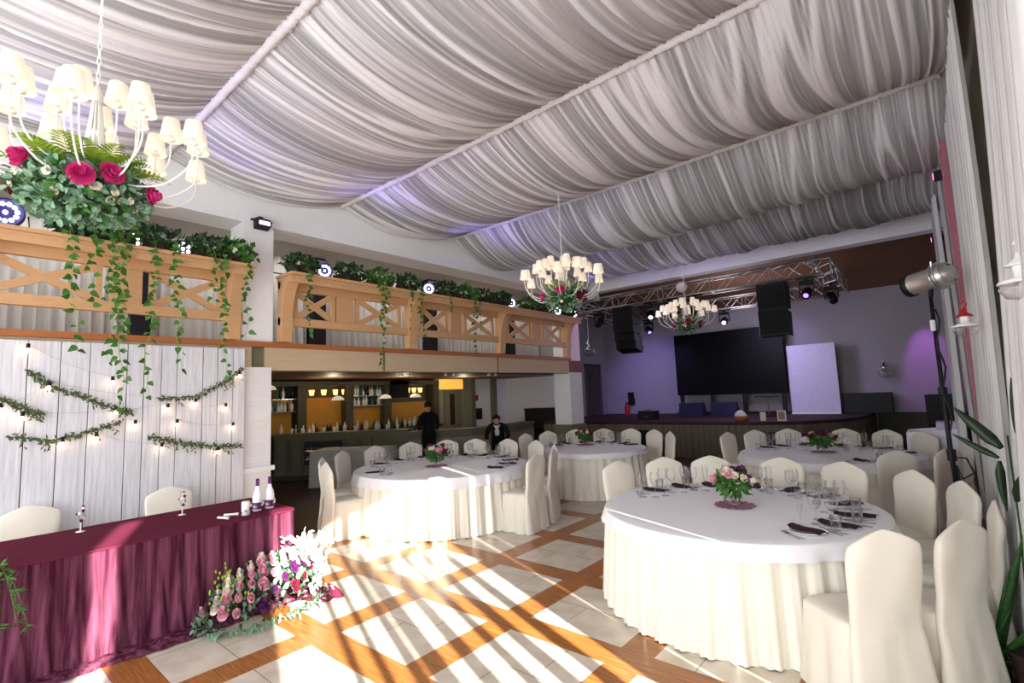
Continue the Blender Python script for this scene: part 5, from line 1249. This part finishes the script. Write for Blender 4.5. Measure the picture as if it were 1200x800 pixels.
# pendant shades and soffit lamps
for (x, y, lb) in ((-11.0, 6.44, 'nearest the column'), (-11.0, 7.8, 'over the middle of the bar'), (-11.0, 8.78, 'nearest the standing man'), (-10.2, 4.45, 'half hidden by the white column')):
    z = 2.0 if x == -11 else 2.26
    p = empty('pendant_lamp', (x, y, z), label='white dome pendant lamp over the bar, ' + lb, cat='lamp', group='dome pendants over the bar')
    build('lamp_shade', MB().lathe([(0.0, 0.0), (0.05, -0.01), (0.12, -0.05), (0.155, -0.11), (0.15, -0.11), (0.11, -0.055), (0, -0.015)], 24), emitter('pendant_white', srgb(250, 236, 214), 0.35) if 'pendant_white' not in MATS else MATS['pendant_white'], p, smooth=True)
    build('cord', MB().tube([(0, 0, 0), (0, 0, 2.45 - z)], 0.005, 5), black, p)
for (x, y, lb) in ((-8.6, 6.5, 'before the television'), (-8.6, 6.75, 'second of the television pair'), (-8.6, 7.75, 'over the standing man'), (-8.6, 8.0, 'second above the standing man'), (-8.6, 9.2, 'over the bending waiter'), (-8.6, 9.45, 'second above the bending waiter')):
    p = empty('soffit_lamp', (x, y, 2.47), label='small white cone lamp under the balcony, ' + lb, cat='lamp', group='cone lamps under the balcony')
    build('lamp_shade', MB().lathe([(0.015, 0.0), (0.02, -0.07), (0.07, -0.12), (0.066, -0.12), (0, -0.075)], 16), china, p, smooth=True)
# under balcony far wall: olive partition with door, white part with red sign, post
struct('wall_partition', MB().box(-13.0, 11.05, 0, -12.9, 12.95, 2.47), mat('olive_partition', srgb(132, 132, 112), 0.7))
struct('wall_lobby', BOX(-13.0, 12.95, 0, -12.92, 13.85, 2.47), wall_white)
struct('trim_6', MB().box(-13.0, 13.85, 0, -12.8, 14.1, 2.47).box(-12.9, 11.0, 0, -12.82, 11.12, 2.47).box(-12.9, 12.85, 0, -12.82, 12.97, 2.47), olive)
struct('wall_lobby', BOX(-13.0, 14.1, 0, -12.95, 14.8, 2.47), wall_white)
w5 = struct('window_4', BOX(-12.9, 11.3, 2.12, -12.87, 12.4, 2.46), emitter('amber_window', srgb(214, 160, 70), 0.9))
d2 = struct('door_2', BOX(-12.9, 11.5, 0, -12.86, 12.3, 2.08), olive)
build('door_pane', BOX(-12.86, 11.75, 0.9, -12.84, 11.95, 1.95), mat('dark_pane', srgb(60, 40, 36), 0.2), d2)
tag(build('exit_sign', MB().box(-12.91, 13.0, 1.68, -12.9, 13.18, 1.88), red_paint), 'small red fire sign on the white wall behind the bar', 'sign')
tag(build('wall_panel_box', MB().box(-12.92, 13.05, 1.0, -12.88, 13.35, 1.4).box(-12.88, 13.1, 1.24, -12.87, 13.3, 1.34), black, bevel=0.005), 'dark control box on the white wall under the fire sign', 'box')
pi = empty('upright_piano', (-10.5, 13.9, 0), label='black upright piano-like cabinet against the white back wall', cat='piano')
build('body', BOX(-0.75, -0.1, 0, 0.62, 0.5, 1.30), black, pi, bevel=0.02); build('lid', BOX(-0.77, -0.13, 1.30, 0.64, 0.52, 1.34), black, pi, bevel=0.01); build('front_ledge', BOX(-0.72, -0.3, 0.62, 0.6, -0.1, 0.72), black, pi, bevel=0.01)

# ---------------------------------------------------------------- buffet table behind the bar-side round table
bt = empty('buffet_table', (-10.15, 6.35, 0), 0.62, 'rectangular side table in grey-white cloth in front of the bar', 'table')
def bskirt(u, v):
    t = u * 4; k = int(t) % 4; f = t - int(t); hw, hd = 0.85, 0.4
    P = [(-hw, -hd), (hw, -hd), (hw, hd), (-hw, hd)]; a = P[k]; b_ = P[(k + 1) % 4]
    x = a[0] + (b_[0] - a[0]) * f; y = a[1] + (b_[1] - a[1]) * f
    s_ = 1 + v * (0.02 + 0.035 * sin(u * 2 * PI * 26)); return (x * s_, y * (s_ + 0.03 * v), 0.80 - 0.78 * v)
build('cloth_skirt', MB().grid(bskirt, 360, 6, closed=True), buffet_cloth, bt, smooth=True)
build('cloth_top', BOX(-0.85, -0.4, 0.785, 0.85, 0.4, 0.802), buffet_cloth, bt)
for k, (x, y) in enumerate(((-0.5, 0.1), (0.0, 0.0), (0.45, -0.05))):
    c = bt.matrix_basis
    v = Matrix.Translation((-10.15, 6.35, 0)) @ Matrix.Rotation(0.62, 4, 'Z') @ Vector((x, y, 0.802))
    o = plate.copy(); COL.objects.link(o); o.location = v; o['label'] = 'white plate on the grey-white side table, ' + ['at its bar end', 'in its middle', 'at its guest end'][k]; o['group'] = 'plates on the side table'

# ---------------------------------------------------------------- people
def skinned2(name, verts, edges, radii, m, parent=None, root=0, sub=2):
    me = bpy.data.meshes.new(name); me.from_pydata([tuple(v) for v in verts], edges, []); me.materials.append(m)
    o = bpy.data.objects.new(name, me); COL.objects.link(o)
    if parent: o.parent = parent
    s = o.modifiers.new('skin', 'SKIN'); s.use_smooth_shade = True
    if not me.skin_vertices:
        bpy.context.view_layer.objects.active = o
    lay = me.skin_vertices[0] if me.skin_vertices else None
    if lay is None:
        import bmesh
        bm = bmesh.new(); bm.from_mesh(me); bm.verts.layers.skin.verify(); bm.to_mesh(me); bm.free(); lay = me.skin_vertices[0]
    for i, r in enumerate(radii):
        lay.data[i].radius = (r, r) if not isinstance(r, tuple) else r; lay.data[i].use_root = (i == root)
    b = o.modifiers.new('sub', 'SUBSURF'); b.levels = sub; b.render_levels = sub
    return o
def head_parts(parent, c, fwd, s=1.0, tilt=0.0):
    """head with face features; fwd = facing angle about z, tilt = look down"""
    M = Matrix.Translation(c) @ Matrix.Rotation(fwd, 4, 'Z') @ Matrix.Rotation(tilt, 4, 'Y')
    hm = MB().lathe([(0.001, -0.12), (0.045, -0.115), (0.062, -0.085), (0.072, -0.03), (0.078, 0.03), (0.07, 0.08), (0.045, 0.108), (0.001, 0.118)], 24, sx=1.16, sy=1.0)
    hm.prism([(0.078, -0.045), (0.108, -0.035), (0.08, 0.02)], 'y', -0.013, 0.013)            # nose (x forward)
    for sg in (-1, 1): hm.lathe([(0.001, -0.03), (0.012, -0.015), (0.014, 0.015), (0.001, 0.03)], 8, (0.0, sg * 0.078, -0.01), sx=1.2, sy=0.6)
    h = build('head', hm.xform(M), skin_tone, parent, smooth=True)
    hr = MB()
    def fn(u, v):
        a = u * 2 * PI; el = v * 0.80 * PI; front = max(0, cos(a)); lim = el * (1 - 0.62 * front ** 0.9)
        r = 0.090 + 0.003 * sin(a * 9 + v * 7); sl = sin(lim) if lim < PI / 2 else 1 - 0.22 * ((lim - PI / 2) / (PI / 2)) ** 1.5
        return (r * 1.14 * sl * cos(a), r * sl * sin(a), 0.035 + 0.092 * cos(lim) - 0.0)
    build('hair', MB().grid(fn, 30, 10, closed=True).xform(M), hair_dark, h, smooth=True)
    for sg in (-1, 1):
        build('eye', MB().lathe([(0.001, -0.006), (0.006, 0), (0.001, 0.006)], 8, (0.079, sg * 0.03, 0.0)).xform(M), hair_dark, h, smooth=True)
        build('eyebrow', MB().box(0.078, sg * 0.03 - 0.014, 0.017, 0.084, sg * 0.03 + 0.014, 0.022).xform(M), hair_dark, h)
    build('mouth', MB().box(0.070, -0.02, -0.068, 0.078, 0.02, -0.062).xform(M), mat('lip', srgb(150, 90, 80), 0.6) if 'lip' not in MATS else MATS['lip'], h)
def hand(parent, p, d, side):
    """palm with five curled fingers; p = wrist, d = forearm direction"""
    p = Vector(p); d = Vector(d).normalized(); s = d.cross(Vector((0, 0, 1))).normalized() * side; up = s.cross(d) * side
    V = [p, p + d * 0.05, p + d * 0.09]; E = [(0, 1), (1, 2)]; Rr = [0.020, (0.034, 0.016), (0.036, 0.014)]
    for k in range(4):
        b = len(V); o = s * (-0.030 + 0.020 * k); L = (0.028, 0.033, 0.031, 0.024)[k]
        V += [p + d * 0.095 + o, p + d * (0.095 + L) + o - up * 0.008, p + d * (0.095 + L * 1.6) + o - up * 0.03]; E += [(2, b), (b, b + 1), (b + 1, b + 2)]; Rr += [0.010, 0.0085, 0.007]
    b = len(V); V += [p + d * 0.04 - s * 0.045 - up * 0.01, p + d * 0.075 - s * 0.06 - up * 0.02]; E += [(1, b), (b, b + 1)]; Rr += [0.012, 0.009]
    return skinned2('hand', V, E, Rr, skin_tone, parent, 0, 1)
# man standing with his back to the room, in front of the bar
P1 = empty('person', (-9.45, 7.92, 0), label='person in black suit seen from behind, standing at the bar', cat='person')
fx = Vector((-0.86, 0.5, 0)).normalized(); lx = Vector((-fx.y, fx.x, 0))
def pt(f, l, z): return fx * f + lx * l + Vector((0, 0, z))
V = [pt(0, 0, 0.98), pt(0.0, 0, 1.14), pt(-0.01, 0, 1.34), pt(-0.01, 0, 1.46), pt(0.0, 0, 1.54)]
E = [(0, 1), (1, 2), (2, 3), (3, 4)]; Rr = [(0.17, 0.12), (0.155, 0.11), (0.185, 0.13), (0.12, 0.09), 0.055]
for sg in (-1, 1):
    b = len(V); V += [pt(-0.01, 0.17 * sg, 1.44), pt(-0.02, 0.23 * sg, 1.18), pt(0.15, 0.20 * sg, 1.10)]; E += [(3, b), (b, b + 1), (b + 1, b + 2)]; Rr += [0.075, 0.055, 0.045]
    b = len(V); V += [pt(0, 0.09 * sg, 0.86), pt(0.02, 0.10 * sg, 0.48), pt(-0.01, 0.10 * sg, 0.10), pt(0.12, 0.11 * sg, 0.04)]; E += [(0, b), (b, b + 1), (b + 1, b + 2), (b + 2, b + 3)]; Rr += [0.10, 0.07, 0.05, 0.038]
skinned2('body', V, E, Rr, black_cloth, P1)
head_parts(P1, pt(0.03, 0, 1.66), math.atan2(fx.y, fx.x), tilt=0.25)
build('neck', MB().tube([pt(0, 0, 1.50), pt(0.01, 0, 1.60)], 0.052, 14), skin_tone, P1, smooth=True)
for sg in (-1, 1): hand(P1, pt(0.19, 0.20 * sg, 1.10), fx, sg)
# waiter bending forward over a table
P2 = empty('person', (-8.15, 8.95, 0), label='waiter in black jacket, white shirt and bow tie, bending forward', cat='person')
fx = Vector((0.62, -0.78, 0)).normalized(); lx = Vector((-fx.y, fx.x, 0))
V = [pt(-0.18, 0, 0.86), pt(-0.12, 0, 0.98), pt(0.0, 0, 1.08), pt(0.08, 0, 1.14), pt(0.13, 0, 1.18)]
E = [(0, 1), (1, 2), (2, 3), (3, 4)]; Rr = [(0.16, 0.12), (0.155, 0.11), (0.17, 0.12), (0.12, 0.09), 0.055]
for sg in (-1, 1):
    b = len(V); V += [pt(0.05, 0.19 * sg, 1.12), pt(0.12, 0.27 * sg, 0.90), pt(0.30, 0.22 * sg, 0.84)]; E += [(3, b), (b, b + 1), (b + 1, b + 2)]; Rr += [0.075, 0.055, 0.045]
    b = len(V); V += [pt(-0.18, 0.09 * sg, 0.8), pt(-0.08, 0.10 * sg, 0.45), pt(-0.16, 0.10 * sg, 0.10), pt(-0.04, 0.11 * sg, 0.04)]; E += [(0, b), (b, b + 1), (b + 1, b + 2), (b + 2, b + 3)]; Rr += [0.10, 0.07, 0.05, 0.038]
skinned2('body', V, E, Rr, black_cloth, P2)
head_parts(P2, pt(0.20, 0, 1.285), math.atan2(fx.y, fx.x), tilt=0.55)
build('neck', MB().tube([pt(0.12, 0, 1.15), pt(0.17, 0, 1.24)], 0.05, 14), skin_tone, P2, smooth=True)
sf = MB().grid(lambda u, v: tuple(pt(0.205 - 0.10 * v - 0.02 * abs(u - 0.5) * 4, (u - 0.5) * (0.15 - 0.06 * v) , 1.165 - 0.26 * v)), 6, 6)
build('shirt_front', sf, shirt_white, P2, smooth=True, solid=0.012)
bt2 = MB()
for sg in (-1, 1): bt2.prism([(0, 0.008), (0, -0.008), (0.05 * sg, -0.024), (0.05 * sg, 0.024)], 'x', -0.01, 0.01)
build('bow_tie', bt2.xform(Matrix.Translation(pt(0.225, 0, 1.165)) @ Matrix.Rotation(math.atan2(fx.y, fx.x), 4, 'Z')), black, P2)
for sg in (-1, 1): hand(P2, pt(0.33, 0.215 * sg, 0.835), fx, sg)
